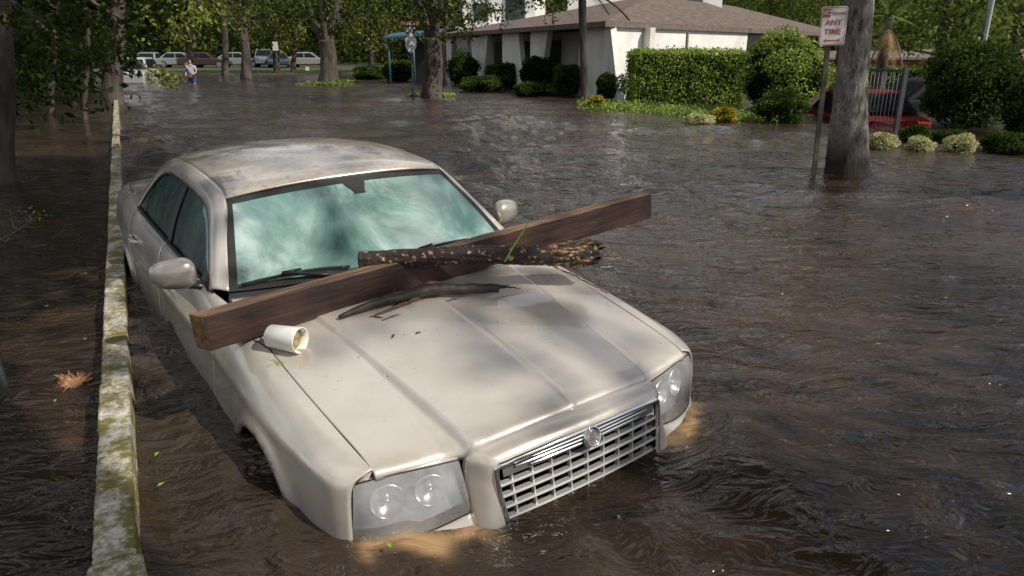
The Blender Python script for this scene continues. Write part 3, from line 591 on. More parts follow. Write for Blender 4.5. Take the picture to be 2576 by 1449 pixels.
for k in range(34):
    px=rng.uniform(900,1450);py=715+rng.uniform(20,150) if k<20 else rng.uniform(880,1000); px=px if k<20 else rng.uniform(700,1000)
    if k>=28: px=rng.uniform(1380,1600); py=680+(px-1380)*.68+rng.uniform(-12,12)
    p=hit(px,py,.003); b=MB(); s0=rng.uniform(.003,.006)*(1.8 if k in(3,9) else 1)
    V=(np.array([[1,0,0],[0,1,0],[-1,0,0],[0,-1,0],[0,0,1],[0,0,-.3]])+rng.normal(0,.25,(6,3)))*s0
    b.add(c2w(p+V),[(0,1,4),(1,2,4),(2,3,4),(3,0,4),(1,0,5),(2,1,5),(3,2,5),(0,3,5)]); o=b.build('bark_crumb',M['bark'],None,False,loc=c2w(p)); tag(o,'tiny dark crumb of bark lying loose on the bonnet','bark','bark crumbs on the bonnet')
def blade(bm,P,w):
    t=np.linspace(0,1,14); Q=curve(P,t); ww=w*(1-t**2*.8); side=RR; V=[]
    for i in range(14): V+=[Q[i]-side*ww[i],Q[i]+FW*.001,Q[i]+side*ww[i]]
    bm.add(V,[f for i in range(13) for f in ((3*i,3*i+1,3*i+4,3*i+3),(3*i+1,3*i+2,3*i+5,3*i+4))])
b=MB(); p0=c2w(CL(1285,640,1.18)); d0=p0[1]-.10
p0=AT(1270,658,d0); blade(b,[p0,AT(1295,615,d0),AT(1328,560,d0+.01),AT(1346,502,d0-.01)],.0042)
tag(b.build('reed',M['grass'],None,True,loc=p0),'long thin green reed sticking up from the log','reed')
b=MB(); p=hit(700,915,.004)
for k in range(9):
    e=hit(700+rng.uniform(-28,20),915+rng.uniform(-14,8),rng.uniform(.005,.02)); blade(b,c2w([p+rng.normal(0,.004,3),(p+e)/2+np.array([0,0,.008]),e]),.003)
tag(b.build('grass_tuft',M['grass'],None,True,loc=c2w(p)),'little tuft of green grass on the fender below the white pot','grass tuft')
# ------------------------------------------------------------------ water and ground
K=110
ang=rng.normal(math.radians(250),.55,K); lam=np.exp(rng.uniform(math.log(.15),math.log(2.2),K)); kx=2*math.pi/lam*np.cos(ang); ky=2*math.pi/lam*np.sin(ang)
amp=.0082*lam**.95*np.minimum(1,(1.2/lam)**.6); phs=rng.uniform(0,6.28,K)
def waves(X,Y,cell):
    wx=X+.28*np.sin(Y*1.1+X*.35)+.14*np.sin(X*2.3+1)+.05*np.sin(Y*5.1+X*3); wy=Y+.25*np.sin(X*1.25-.6*Y+2)+.12*np.sin(Y*2.1-X*1.7)
    Z=np.zeros_like(X); gust=.80+.45*np.sin(X*.75+Y*.42+1)*np.sin(Y*.51-X*.3)
    for k in range(K):
        att=np.clip((lam[k]/cell-1.7)/2.3,0,1); ph=kx[k]*wx+ky[k]*wy+phs[k]
        Z+=amp[k]*att*(1.5*(1-np.abs(np.sin(ph/2+.3)))-.5+.3*np.sin(ph))
    return Z*gust
nr,na=560,620
r=.9*(700/.9)**np.linspace(0,1,nr)
an=np.radians(np.linspace(-58,58,na)); ox,oy=0.,-.9
Rr,An=np.meshgrid(r,an,indexing='ij'); X=ox+Rr*np.sin(An); Y=oy+Rr*np.cos(An)
cell=Rr*np.maximum(np.gradient(np.log(r))[:,None],np.radians(116/na))
Z=waves(X,Y,cell)*np.clip(1.2-Rr/90,.15,1)
wl0=G(300,1449); wl1=G(292,240); dW=(wl1-wl0)[:2]; dW/=np.linalg.norm(dW); nW=np.array([-dW[1],dW[0]])
sidev=(X-wl0[0])*nW[0]+(Y-wl0[1])*nW[1]; Z=np.where(sidev>0,Z*(.25+.5*np.exp(-np.maximum(Y,0)/2.0)),Z)
PC=(np.stack([X,Y,Z*0],-1)-CT)@CR; lx,ly=PC[...,0],PC[...,1]
fx_=herm([0,.45,.6,.72,.80],[-.09,-.14,-.20,-.26,-.31],np.clip(np.abs(ly),0,.80)); df=lx-fx_
near=sm(1-np.maximum(0,np.abs(df)-.05)/.30)*sm(1-np.maximum(0,np.abs(ly)-.85)/.3)
Z=Z*(1-.72*near)-.006*near
bow=np.exp(-(df/.14)**2)*(np.abs(ly)<.95)
Z+=bow*(.004*np.sin(lx*40+ly*17)*np.sin(ly*23-lx*12))
wob=.025*np.sin(ly*21+lx*9)+.02*np.sin(ly*47-lx*31)
stain=np.exp(-((df-.045+wob)/.048)**2)*sm((np.abs(ly)-.38)/.08)*sm((.88-np.abs(ly))/.10)
foam=np.exp(-(df/.04)**2)*(np.abs(ly)<.88)*.7
for (px,py,rr,s_) in [(1925,585,.09,.9),(2395,700,.07,.8),(650,1140,.06,.7),(110,1215,.05,.5),(430,965,.05,.5)]:
    p=G(px,py); dd=((X-p[0])/(rr*1.2))**2+((Y-p[1])/(rr*.8))**2; foam=np.maximum(foam,np.exp(-dd)*s_); Z+=np.exp(-dd)*.014
wv=np.stack([X,Y,Z],-1).reshape(-1,3)
mt,nt,b=newmat('flood_water'); L=nt.links
tc=nd(nt,'ShaderNodeTexCoord'); at=nd(nt,'ShaderNodeAttribute',attribute_name='fx'); sp=nd(nt,'ShaderNodeSeparateColor'); L.new(at.outputs['Color'],sp.inputs[0])
n1=nd(nt,'ShaderNodeTexNoise',Scale=.8,Detail=3); L.new(tc.outputs['Object'],n1.inputs['Vector'])
rp=nd(nt,'ShaderNodeValToRGB'); rp.color_ramp.elements[0].color=(.021,.014,.009,1); rp.color_ramp.elements[1].color=(.050,.034,.023,1); rp.color_ramp.elements[0].position=.3; rp.color_ramp.elements[1].position=.7
L.new(n1.outputs['Fac'],rp.inputs[0])
m1=nd(nt,'ShaderNodeMix',data_type='RGBA'); L.new(sp.outputs['Red'],m1.inputs[0]); L.new(rp.outputs[0],m1.inputs[6]); m1.inputs[7].default_value=(.36,.225,.11,1)
n3=nd(nt,'ShaderNodeTexNoise',Scale=34,Detail=4,Roughness=.75,Distortion=1.); L.new(tc.outputs['Object'],n3.inputs['Vector'])
fm=nd(nt,'ShaderNodeMath',operation='MULTIPLY_ADD'); L.new(sp.outputs['Green'],fm.inputs[0]); fm.inputs[1].default_value=.55; L.new(n3.outputs['Fac'],fm.inputs[2])
fr=nd(nt,'ShaderNodeMapRange'); L.new(fm.outputs[0],fr.inputs[0]); fr.inputs[1].default_value=.88; fr.inputs[2].default_value=1.12
m2=nd(nt,'ShaderNodeMix',data_type='RGBA'); L.new(fr.outputs[0],m2.inputs[0]); L.new(m1.outputs[2],m2.inputs[6]); m2.inputs[7].default_value=(.50,.48,.44,1)
L.new(m2.outputs[2],b.inputs['Base Color']); b.inputs['IOR'].default_value=1.42; b.inputs['Roughness'].default_value=.045; b.inputs['Specular Tint'].default_value=(1,.95,.90,1)
nA=nd(nt,'ShaderNodeTexNoise',Scale=5,Detail=3,Roughness=.55,Distortion=.9)
mp=nd(nt,'ShaderNodeMapping'); mp.inputs['Scale'].default_value=(1,2.0,1); mp.inputs['Rotation'].default_value=(0,0,.30); L.new(tc.outputs['Object'],mp.inputs[0])
L.new(mp.outputs[0],nA.inputs['Vector'])
bp=nd(nt,'ShaderNodeBump',Strength=1.,Distance=.045); L.new(nA.outputs['Fac'],bp.inputs['Height']); L.new(bp.outputs[0],b.inputs['Normal'])
M['water']=mt
w=obj('water',wv,gridF(nr,na,True),M['water'],None,True); tag(w,kind='structure')
ca=w.data.color_attributes.new('fx','FLOAT_COLOR','POINT'); arr=np.zeros((len(wv),4),np.float32); arr[:,0]=stain.ravel(); arr[:,1]=foam.ravel(); arr[:,3]=1; ca.data.foreach_set('color',arr.ravel())
b=MB(); b.poly([(-900,-900,-.12),(900,-900,-.12),(900,900,-.12),(-900,900,-.12)]); tag(b.build('water',M['water']),kind='structure')
n=120; gx=np.linspace(-1,1,n); gx=np.sign(gx)*np.abs(gx)**2*900; Xg,Yg=np.meshgrid(gx,gx+60,indexing='ij')
shore=sm((Yg-47)/8); Zg=-.56+shore*.72
obj('ground',np.stack([Xg,Yg,Zg],-1).reshape(-1,3),gridF(n,n,True),M['ground']); tag(D.objects['ground'],kind='structure')
# ------------------------------------------------------------------ low wall on the left
top_=.13
def wl(py,left):
    px=(224+(1449-py)*(63/1209)) if left else (342-(1449-py)*(45/1209))
    return G(px,py,top_)
Lw0,Lw1=wl(1449,True),wl(240,True); Rw0,Rw1=wl(1449,False),wl(240,False)
dl=(Lw1-Lw0);dl/=np.linalg.norm(dl)
org=(Lw0+Rw0)/2; wallw=.118; nl=np.array([dl[1],-dl[0],0])
wt=thing('low_wall','low lichen covered concrete block wall running beside the car into the distance','wall',(org[0],org[1],0))
pos=-.9;k=0; Rb=np.stack([dl,nl,[0,0,1]],1)
Ltot=np.linalg.norm(((Lw1+Rw1)/2-org))
while pos<Ltot+2:
    ln=[.9,.30,.62,.50,.60][k%5]*(.9+.2*rng.random())
    if k==0: ln=.98
    if k==1: ln=.20
    cx=pos+ln/2; ww=wallw*(1+.02*rng.normal()); hh=.005*rng.normal()
    if k==0: ww*=1.25
    cc=org+dl*cx+nl*rng.normal(0,.003)+(nl*.012 if k==0 else 0); cc[2]=top_-.30+hh
    nx=max(4,int(ln/.015)) if pos<7 else 6; prof=[(-.5,-.3),(-.5,.10),(-.5,.22),(-.5,.27),(-.495,.292),(-.45,.30),(-.3,.301),(-.1,.302),(.1,.302),(.3,.301),(.45,.30),(.495,.292),(.5,.27),(.5,.22),(.5,.10),(.5,-.3)]
    V=[];f1,f2=rng.uniform(0,6,2)
    for i in range(nx+1):
        s=i/nx*(ln-.004)-(ln-.004)/2
        chip=rng.random()<.06
        for jj,(py_,pz_) in enumerate(prof):
            e=.0010*math.sin(s*31+f1+jj*1.7)+.0010*math.sin(s*67+f2-jj)+rng.normal(0,.0008); endd=.003*(i in(0,nx))
            sy=1 if py_>0 else -1
            yv=py_*ww-sy*abs(e)*(1.6 if abs(py_)>.4 else 0)-sy*endd+.004*math.sin((pos+s)*2.1)-sy*(.005 if chip and abs(py_)>.44 and pz_>.25 else 0)
            V.append(cc+Rb@np.array([s,yv,pz_+(e*.6 if pz_>.28 else 0)-endd*(pz_>.25)-(.003 if chip and abs(py_)>.44 and pz_>.25 else 0)]))
    m_=len(prof); F=[(i*m_+j,(i+1)*m_+j,(i+1)*m_+j+1,i*m_+j+1) for i in range(nx) for j in range(m_-1)]+[tuple(range(m_)),tuple(nx*m_+j for j in range(m_-1,-1,-1))]
    obj('wall_block',V,F,M['wall'],wt,False)
    pos+=ln;k+=1
# ------------------------------------------------------------------ foliage helpers
def leafmesh(name,P,size,mt,parent=None,loc=None,asp=.5,flat=0.):
    N=len(P); a=rng.normal(0,1,(N,3)); a[:,2]*=(1-flat); a/=np.linalg.norm(a,axis=1)[:,None]
    b=rng.normal(0,1,(N,3)); b-=a*(a*b).sum(1)[:,None]; b/=np.linalg.norm(b,axis=1)[:,None]
    s=size*rng.uniform(.6,1.3,(N,1)); a=a*s; b=b*s*asp
    V=np.stack([P-a,P+b,P+a,P-b],1).reshape(-1,3); F=np.arange(4*N).reshape(N,4)
    return obj(name,V,F,mt,parent,False,loc)
def ell(n,c,r,shell=.0,p=.5):
    d=rng.normal(0,1,(n,3)); d/=np.linalg.norm(d,axis=1)[:,None]; q=(shell+(1-shell)*rng.random((n,1))**p)
    return np.array(c)+d*q*np.array(r)
def clumps(c,r,nc,per,spread,shell=.35):
    cc=ell(nc,c,r,shell,.6); return (cc[:,None]+rng.normal(0,1,(nc,per,3))*np.array(spread)*rng.uniform(.5,1.3,(nc,1,1))).reshape(-1,3)
def blob(name,c,r,mt,parent,amp=.12,loc=None):
    n1,n2=22,14; V=[]; ph=rng.uniform(0,6,6)
    for i in range(n1):
        for j in range(n2):
            th=2*math.pi*i/n1; p=math.pi*(j/(n2-1)-.5); k=1+amp*(math.sin(3*th+ph[0])*math.cos(2*p+ph[1])+.6*math.sin(7*th+ph[2]+4*p)*math.cos(p))
            V.append((c[0]+r[0]*k*math.cos(p)*math.cos(th),c[1]+r[1]*k*math.cos(p)*math.sin(th),c[2]+r[2]*k*math.sin(p)))
    F=[(i*n2+j,((i+1)%n1)*n2+j,((i+1)%n1)*n2+j+1,i*n2+j+1) for i in range(n1) for j in range(n2-1)]
    return obj(name,V,F,mt,parent,True,loc)
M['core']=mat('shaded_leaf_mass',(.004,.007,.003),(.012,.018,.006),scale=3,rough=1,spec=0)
def bush(name,label,cat,c,r,n,size,mt,group=None,core=.80,gap=True):
    c=np.array(c,float); t=thing(name,label,cat,(c[0],c[1],0),group)
    k=rng.uniform(0,6,3)
    P=ell(n,c,r,.72,1.0)
    d=(P-c)/np.array(r); P=c+(P-c)*(1+.11*np.sin(d[:,[0]]*5+k[0])+.09*np.sin(d[:,[2]]*7+k[1]+d[:,[1]]*4))
    P=P[P[:,2]>-.05]
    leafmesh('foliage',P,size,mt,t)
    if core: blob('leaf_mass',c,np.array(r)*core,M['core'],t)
    return t
def trunk_tube(bm,P,r,n=14,ir=.07,m=24,mi=0):
    t=np.linspace(0,1,m); Q=curve(P,t); rr=np.interp(t,np.linspace(0,1,len(r)),r)
    T=np.gradient(Q,axis=0);T/=np.linalg.norm(T,axis=1)[:,None]; ref=np.array([1.,0,0]) if abs(T[0][0])<.8 else np.array([0,1.,0]); V=[]; ph=rng.uniform(0,6,3)
    for i in range(m):
        a=np.cross(T[i],ref);a/=np.linalg.norm(a);bb=np.cross(T[i],a)
        for k in range(n):
            th=2*math.pi*k/n; q=rr[i]*(1+ir*math.sin(3*th+ph[0]+t[i]*3)+ir*.6*math.sin(5*th+ph[1]-t[i]*7)+rng.normal(0,ir*.2)); V.append(Q[i]+a*math.cos(th)*q+bb*math.sin(th)*q)
    bm.add(V,[(i*n+k,i*n+(k+1)%n,(i+1)*n+(k+1)%n,(i+1)*n+k) for i in range(m-1) for k in range(n)]+[tuple((m-1)*n+k for k in range(n))],mi)
def tree(name,label,base,r0,segs,limbs,crown,mt='trunk',leaf='lf_oak',size=.09,cat='tree',group=None,m=24,n=14):
    base=np.array(base,float); t=thing(name,label,cat,(base[0],base[1],0),group)
    b=MB(); trunk_tube(b,segs,r0,n,.07,m); b.build('trunk',M[mt],t,True)
    for P,r in limbs:
        b=MB(); trunk_tube(b,P,r,10,.05,16); b.build('limb',M[mt],t,True)
    if crown:
        P=np.vstack([clumps(*c) for c in crown]); leafmesh('crown',P,size,M[leaf],t)
    return t
def px(D_,n): return n*D_/FPX
def fork_tree(label,pxb,pyb,wpx,kinkx,fy,tops,crownz,group=None,leaf='lf_oak',ncl=90,per=40,size=.10,nm='oak_tree',dx=None,mt='trunk'):
    B=G(pxb,pyb); Dd=B[1]; w=px(Dd,wpx)/2
    def Q(x,y,dy=0): return AT(x,y,Dd+dy)
    f=Q(kinkx,fy); segs=[B+np.array([0,0,-.6]),B+np.array([0,0,.05]),(B+f)/2+np.array([w*.2,0,0]),f]
    limbs=[]
    for (x,y,dy,ww) in tops:
        e=Q(x,y,dy); limbs.append(([f-np.array([0,0,w*.8]),(f*.45+e*.55)+np.array([rng.normal(0,w*.4),0,-.1]),e],[w*.7*ww,w*.55*ww,w*.35*ww]))
    cr=[((B[0],Dd,crownz),(3.6,3.6,1.9),ncl,per,(.38,.38,.28),.3)]
    return tree(nm,label,B,[w*1.5,w*1.12,w*.95,w*.9],segs,limbs,cr,leaf=leaf,size=size,mt=mt,group=group)
fork_tree('stout oak with ivy at its foot right of the street sign pole',1085,247,44,1088,95,[(1040,-30,.5,.8),(1125,-40,-.5,.9),(1085,-60,1,.6),(1180,-20,1.5,.4)],5.2)
fork_tree('big forked oak standing in the middle distance of the flooded street',826,207,40,822,100,[(770,-10,0,.8),(850,-30,1,.9),(905,20,.5,.4),(800,-40,-1,.6)],6.2)
fork_tree('slim dark tree just left of the flooded crossing island, the thinner of two',567,190,14,565,60,[(540,-20,0,.9),(590,-30,1,.8)],6.6,size=.12,ncl=70)
fork_tree('dark leaning tree beside the slim tree in front of the parked cars',620,197,22,612,80,[(600,-20,0,.9),(650,-30,1,.7)],6.4,size=.12,ncl=70)
fork_tree('thick dark tree at the yard edge beside the far end of the low wall',285,262,40,290,-60,[(250,-160,0,.8),(360,-170,.5,.8)],4.9,leaf='lf_dark',ncl=80)
fork_tree('dark tree trunk rising from the flooded yard at the left edge',10,462,52,-6,-80,[(-80,-190,0,.8),(60,-190,.3,.6)],3.6,leaf='lf_dark',ncl=60,size=.06)
for (x,y,wd,l) in [(215,300,10,'thin crooked yard tree left of the thick dark tree'),(130,285,14,'thin dark tree deep in the flooded yard near the left edge'),(480,186,10,'slender trunk far up the street behind the wading person'),(738,185,10,'slender far trunk just right of the small white sign post')]:
    fork_tree(l,x,y,wd,x+8,20,[(x-40,-60,0,.8),(x+45,-60,.5,.7)],5.5,leaf='lf_dark',ncl=45,size=.10,nm='slim_tree')
for (x,y,rx,l) in [(1085,243,60,'low green ivy patch round the foot of the stout oak'),(815,214,70,'green island of low plants below the big forked oak'),(870,208,40,'small weedy clump right of the big forked oak foot'),(330,190,40,'low weeds at the far end of the wall')]:
    p=G(x,y); r0=px(p[1],rx); bush('ivy_patch',l,'ivy',(p[0],p[1],.0),(r0,r0*.5,.16),1400,.05,M['lf_cover'],core=.7)
B=G(2132,440); Dd=B[1]; w=px(Dd,1)
segs=[AT(2130,560,Dd),AT(2131,440,Dd),AT(2135,330,Dd),AT(2143,200,Dd),AT(2159,60,Dd),AT(2167,-60,Dd),AT(2180,-500,Dd)]
cr=[((B[0]+2.6,B[1]+2.6,9.0),(2.6,2.6,1.6),50,40,(.35,.35,.25),.3)]
tree('oak_tree','tall pale lichen covered tree trunk standing in the water behind the no parking sign',B,[w*76,w*48,w*37,w*33,w*30,w*28,w*27],segs,[([AT(2175,-400,Dd),AT(2300,-700,Dd+1),AT(2450,-1100,Dd+2)],[w*24,w*18,w*12]),([AT(2175,-420,Dd),AT(2250,-700,Dd+1),AT(2300,-1300,Dd+2)],[w*26,w*20,w*12])],cr,mt='paletrunk',size=.08,m=100,n=28)
Dd=23.2; w=px(Dd,1); B=AT(1470,247,Dd)
pt=thing('palm_tree','slim dark palm trunk standing in front of the white house','palm tree',(B[0],B[1],0))
b=MB(); trunk_tube(b,[AT(1473,300,Dd),AT(1471,245,Dd),AT(1467,100,Dd),AT(1465,-30,Dd)],[w*12,w*10,w*9.,w*9.5],12,.05,30); b.build('trunk',M['trunk'],pt,True)
def fronds(parent,c,n,L,mt,droop=1.,lo=-.2,hi=1.2,lw=.03,per=40,name='frond'):
    for k in range(n):
        az=2*math.pi*k/n+rng.uniform(-.3,.3); el=rng.uniform(lo,hi); d=np.array([math.cos(az)*math.cos(el),math.sin(az)*math.cos(el),math.sin(el)]); l=L*rng.uniform(.75,1.1)
        t=np.linspace(0,1,8)[:,None]; P=c+d*l*t+np.array([0,0,-1])*droop*l*.45*t**2; b=MB(); b.tube(P,.012*L,4)
        s=np.cross(d,[0,0,1]); s/=np.linalg.norm(s)+1e-9
        for q in range(per):
            tt=.18+.82*q/per; p=c+d*l*tt-np.array([0,0,1])*droop*l*.45*tt**2; ll=l*.33*math.sin(math.pi*min(1,tt*.85+.12))
            for sg in(-1,1):
                e=p+(s*sg+d*.7)*ll*.75+np.array([0,0,-ll*.35]); b.add([p,p+d*lw,e],[(0,1,2)])
        b.build(name,mt,parent)
fronds(pt,AT(1465,-28,Dd),11,1.5,M['lf_dark'],1.0,-.5,1.0,.05,24)
p0=AT(2238,42,26.); pl=thing('palm_tree','cabbage palm with green crown and hanging tan dead fronds behind the hedge','palm tree',(p0[0],26.,0))
b=MB(); trunk_tube(b,[(p0[0],26,-.5),(p0[0],26,1.5),p0],[.2,.17,.17],10,.05,14); b.build('trunk',M['trunk'],pl,True)
fronds(pl,p0,18,1.25,M['lf_palm'],.8,-.25,1.3,.04,26); fronds(pl,p0-np.array([0,0,.25]),10,.95,M['lf_dead'],1.6,-1.2,-.6,.05,20,'dead_frond')
# ------------------------------------------------------------------ hedge, bushes, ground plants
def hedge(label,x0,x1,yb,yt,depth,n,size,mt,name='hedge'):
    A=G(x0,yb); Bq=G(x1,yb); A[2]=Bq[2]=0
    zt=AT((x0+x1)/2,yt,(A[1]+Bq[1])/2)[2]; t=thing(name,label,'hedge',((A[0]+Bq[0])/2,(A[1]+Bq[1])/2,0))
    d=Bq-A; L_=np.linalg.norm(d); d/=L_; nn=np.array([-d[1],d[0],0])
    if nn[1]<0: nn=-nn
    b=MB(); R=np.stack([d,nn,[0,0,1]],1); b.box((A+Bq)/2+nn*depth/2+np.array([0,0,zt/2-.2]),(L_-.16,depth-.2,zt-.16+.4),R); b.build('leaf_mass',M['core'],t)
    u=rng.random((n,3)); f=rng.integers(0,5,n); P=np.zeros((n,3))
    jit=rng.normal(0,.05,n)+.05*np.sin(u[:,0]*L_*4)*np.cos(u[:,2]*7)
    P[:,0]=np.where(f==3,jit,np.where(f==4,L_+jit,u[:,0]*L_)); P[:,1]=np.where(f<=1,jit,u[:,1]*depth); P[:,2]=np.where(f==2,zt+jit,u[:,2]*zt)
    leafmesh('foliage',A+P@R.T,size,mt,t,asp=.6); return t
hedge('clipped light green box hedge in front of the white house',1592,1868,262,130,1.3,13000,.038,M['lf_hedge'])
hedge('far low green hedge seen through the iron gate',2110,2330,232,172,.9,5000,.05,M['lf_cover'])
def bpx(name,label,x,yb,yt,wpx,n,size,mt,cat='bush',group=None,flat=None,core=.8):
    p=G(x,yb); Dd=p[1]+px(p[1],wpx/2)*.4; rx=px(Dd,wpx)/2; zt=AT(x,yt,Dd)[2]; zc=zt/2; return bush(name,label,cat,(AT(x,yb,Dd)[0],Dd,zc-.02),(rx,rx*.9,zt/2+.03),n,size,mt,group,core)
bpx('round_bush','tall rounded light green bush at the right end of the clipped hedge',1955,290,80,220,11000,.042,M['lf_hedge'])
bpx('round_bush','dark green lower half bush beneath the tall rounded bush',1965,312,232,130,4500,.042,M['lf_shrub'])  # same bush as above; the unlit lower half is darkened by leaf colour
bpx('round_bush','big dark round shrub right of the iron gate',2425,322,98,215,11000,.045,M['lf_shrub'])
bpx('round_bush','dark leafy bush cut by the right edge above the low plants',2575,345,175,130,6000,.04,M['lf_shrub'])
bpx('round_bush','dark climbing shrub against the white corner wall of the house',1570,238,88,80,2200,.05,M['lf_shrub'],core=.5)
bpx('round_bush','dark shrub left of the open porch of the white house',1165,215,128,85,4000,.06,M['lf_shrub'])
bpx('round_bush','dark shrub below the middle fin wall of the white house',1265,222,155,80,4000,.06,M['lf_shrub'])
bpx('round_bush','spiky dark shrub in front of the second doorway of the white house',1350,232,142,85,4000,.06,M['lf_oak'])
bpx('round_bush','dark shrub right beside the slim palm trunk',1425,242,160,70,3500,.06,M['lf_shrub'])
bpx('round_bush','low dark bush between the palm trunk and the clipped hedge',1535,252,180,70,3500,.05,M['lf_shrub'])
bpx('round_bush','dark bushes beside the blue porch behind the stop sign',1005,205,150,80,3500,.07,M['lf_shrub'])
bpx('round_bush','shadowed low shrub between the two forked oaks',930,200,165,80,3500,.07,M['lf_shrub'])
bpx('low_bush','low dark green bush under the white house porch',1215,232,190,110,3500,.05,M['lf_shrub'])
bpx('low_bush','low dark green bush at the water edge left of the palm trunk',1345,243,205,110,3500,.05,M['lf_shrub'])
bpx('small_bush','small yellow bush at the water edge in front of the palm side hedge corner',1500,273,240,42,1500,.025,M['lf_yel'])
bpx('small_bush','small golden yellow bush below the right end of the clipped hedge',1822,308,268,62,2200,.022,M['lf_yel'])
bpx('small_bush','cream variegated low bush left of the golden yellow bush',1757,312,286,75,2200,.022,M['lf_var'],core=.6)
bpx('small_bush','cream variegated bush at the foot of the iron gate',2215,378,333,75,2200,.02,M['lf_var'],core=.6)
bpx('small_bush','dark green small bush between the two cream bushes on the right',2300,365,312,75,2600,.022,M['lf_shrub'])
bpx('small_bush','cream variegated bush in front of the big dark round shrub',2310,386,345,70,2000,.02,M['lf_var'],core=.6)
bpx('small_bush','cream variegated bush nearest the right edge',2412,388,338,80,2400,.02,M['lf_var'],core=.6)
bpx('small_bush','low dark bush at the right edge beside the last cream bush',2530,388,330,120,3500,.022,M['lf_shrub'])
bpx('small_bush','dark green low bush behind the last cream bush',2385,362,325,80,2600,.022,M['lf_shrub'])
P=[]
for k in range(9000):
    x=rng.uniform(1452,1960); f=(x-1452)/508; yb=272+f*42+rng.normal(0,2); yt=yb-12-16*f; y=rng.uniform(yt,yb); q=G(x,y); P.append(q+np.array([0,0,abs(rng.normal(0,.07))]))
o=leafmesh('ground_cover',np.array(P),.038,M['lf_cover'],None,(0,0,0),.6); tag(o,'low leafy ground cover along the water edge in front of the hedge','ground cover',kind='stuff')
# ------------------------------------------------------------------ white house
H=thing('white_house','single storey white stucco house with wide brown hip roof and slanted fin walls','house',(5,34,0))
C0=np.array([3.0,24.2]);C1=np.array([-4.0,41.7]);C2=np.array([18.6,42.]);C3=np.array([10.,56.]); ez=2.45
ctr=(C0+C1+C2+C3)/4
R0=np.array([6.0,33.5,3.85]);R1=np.array([11.8,40.5,3.80])
b=MB(); c=lambda p,z:(p[0],p[1],z)
b.add([c(C0,ez),c(C1,ez),c(C3,ez),c(C2,ez),R0,R1],[(0,4,1),(0,3,5,4),(3,2,5),(1,4,5,2)]); b.build('roof',M['shingle'],H)
b=MB()
for p,q in((C0,C1),(C0,C2)): b.prism([c(p,ez-.005),c(q,ez-.005),c(q,ez-.17),c(p,ez-.17)],((ctr-p)[0]*.004,(ctr-p)[1]*.004,0))
b.build('gutter',M['fascia'],H)
b=MB(); b.poly([c(C0,ez-.16),c(C2,ez-.16),c(C3,ez-.16),c(C1,ez-.16)]); b.build('soffit',M['fascia'],H)
d01=(C1-C0)/np.linalg.norm(C1-C0); d02=(C2-C0)/np.linalg.norm(C2-C0)
inw=np.array([d01[1],-d01[0]]); inw=inw if inw@(ctr-C0)>0 else -inw
inr=np.array([d02[1],-d02[0]]); inr=inr if inr@(ctr-C0)>0 else -inr
W0=C0+inw*2.6+inr*.9
L1=np.linalg.norm(C1-C0); L2=np.linalg.norm(C2-C0)
b=MB(); b.prism([c(W0,-.5),c(W0+d01*(L1-2),-.5),c(W0+d01*(L1-2),ez-.15),c(W0,ez-.15)],(inw[0]*.2,inw[1]*.2,0)); b.build('porch_wall',M['stucco'],H)
Wr=C0+inw*.5+inr*.35
b=MB(); b.prism([c(Wr,-.5),c(Wr+d02*(L2*.45),-.5),c(Wr+d02*(L2*.45),ez-.15),c(Wr,ez-.15)],(inr[0]*.2,inr[1]*.2,0)); b.build('street_wall',M['stucco'],H)
Wq=Wr+inr*2
b=MB(); b.prism([c(Wq+d02*L2*.45,-.5),c(Wq+d02*(L2*.95),-.5),c(Wq+d02*(L2*.95),ez-.15),c(Wq+d02*L2*.45,ez-.15)],(inr[0]*.2,inr[1]*.2,0)); b.build('street_wall',M['stucco'],H)
for (s0,w0,kick) in [(.3,2.2,-.9),(5.2,1.7,.9),(8.2,1.9,-.7),(12.0,1.2,.9),(15.2,1.6,-.6),(17.6,1.2,.7)]:
    p=C0+inw*.35+d01*s0; q=p+d01*w0
    b=MB(); b.prism([c(p+d01*kick,-.5),c(q,-.5),c(q,ez-.17),c(p,ez-.17)],(inw[0]*.22,inw[1]*.22,0)); b.build('fin_wall',M['stucco'],H)
for s0,w0 in [(3.3,1.6),(7.0,1.3),(10.4,1.5),(14,1.2)]:
    p=W0-inw*.02+d01*s0; q=p+d01*w0
    b=MB(); b.prism([c(p,-.4),c(q,-.4),c(q,2.0),c(p,2.0)],(-inw[0]*.03,-inw[1]*.03,0)); b.build('doorway',M['dark'],H)
p=Wr-inr*.05+d02*5.2
b=MB(); b.tube([c(p,-.3),c(p,ez-.25)],.045,8); b.build('downpipe',M['fascia'],H,True)
p=Wq+d02*L2*.5-inr*.04
for s0 in (.3,3.2):
    q=p+d02*s0; b=MB(); b.prism([c(q,.6),c(q+d02*1.3,.6),c(q+d02*1.3,1.7),c(q,1.7)],(-inr[0]*.03,-inr[1]*.03,0)); b.build('window',M['glassdark'],H)
A=AT(1427,30,38.);Bq=AT(1815,30,38.); b=MB(); b.prism([(A[0],38,2.6),(Bq[0],38,2.6),(Bq[0],38,6.4),(A[0],38,6.4)],(0.3,4,0)); tw=b.build('clerestory',M['stucco'],H)
for x0,x1 in((1640,1694),(1712,1768)):
    A=AT(x0,24,37.97);Bq=AT(x1,24,37.97); b=MB(); b.prism([(A[0],37.97,A[2]),(Bq[0],37.97,A[2]),(Bq[0]-.25,37.97,6.0),(A[0]-.25,37.97,6.0)],(0,-.04,0)); b.build('window',M['glassdark'],tw)
H2=thing('white_house','two storey white house with blue trimmed window rising behind the brown hip roof','house',(-3,52,0))
A=AT(1165,100,50.);Bq=AT(1345,100,50.)
b=MB(); b.prism([(A[0],50,0),(Bq[0],50,0),(Bq[0],50,8),(A[0],50,8)],(1,7,0)); b.build('wall',M['stucco'],H2)
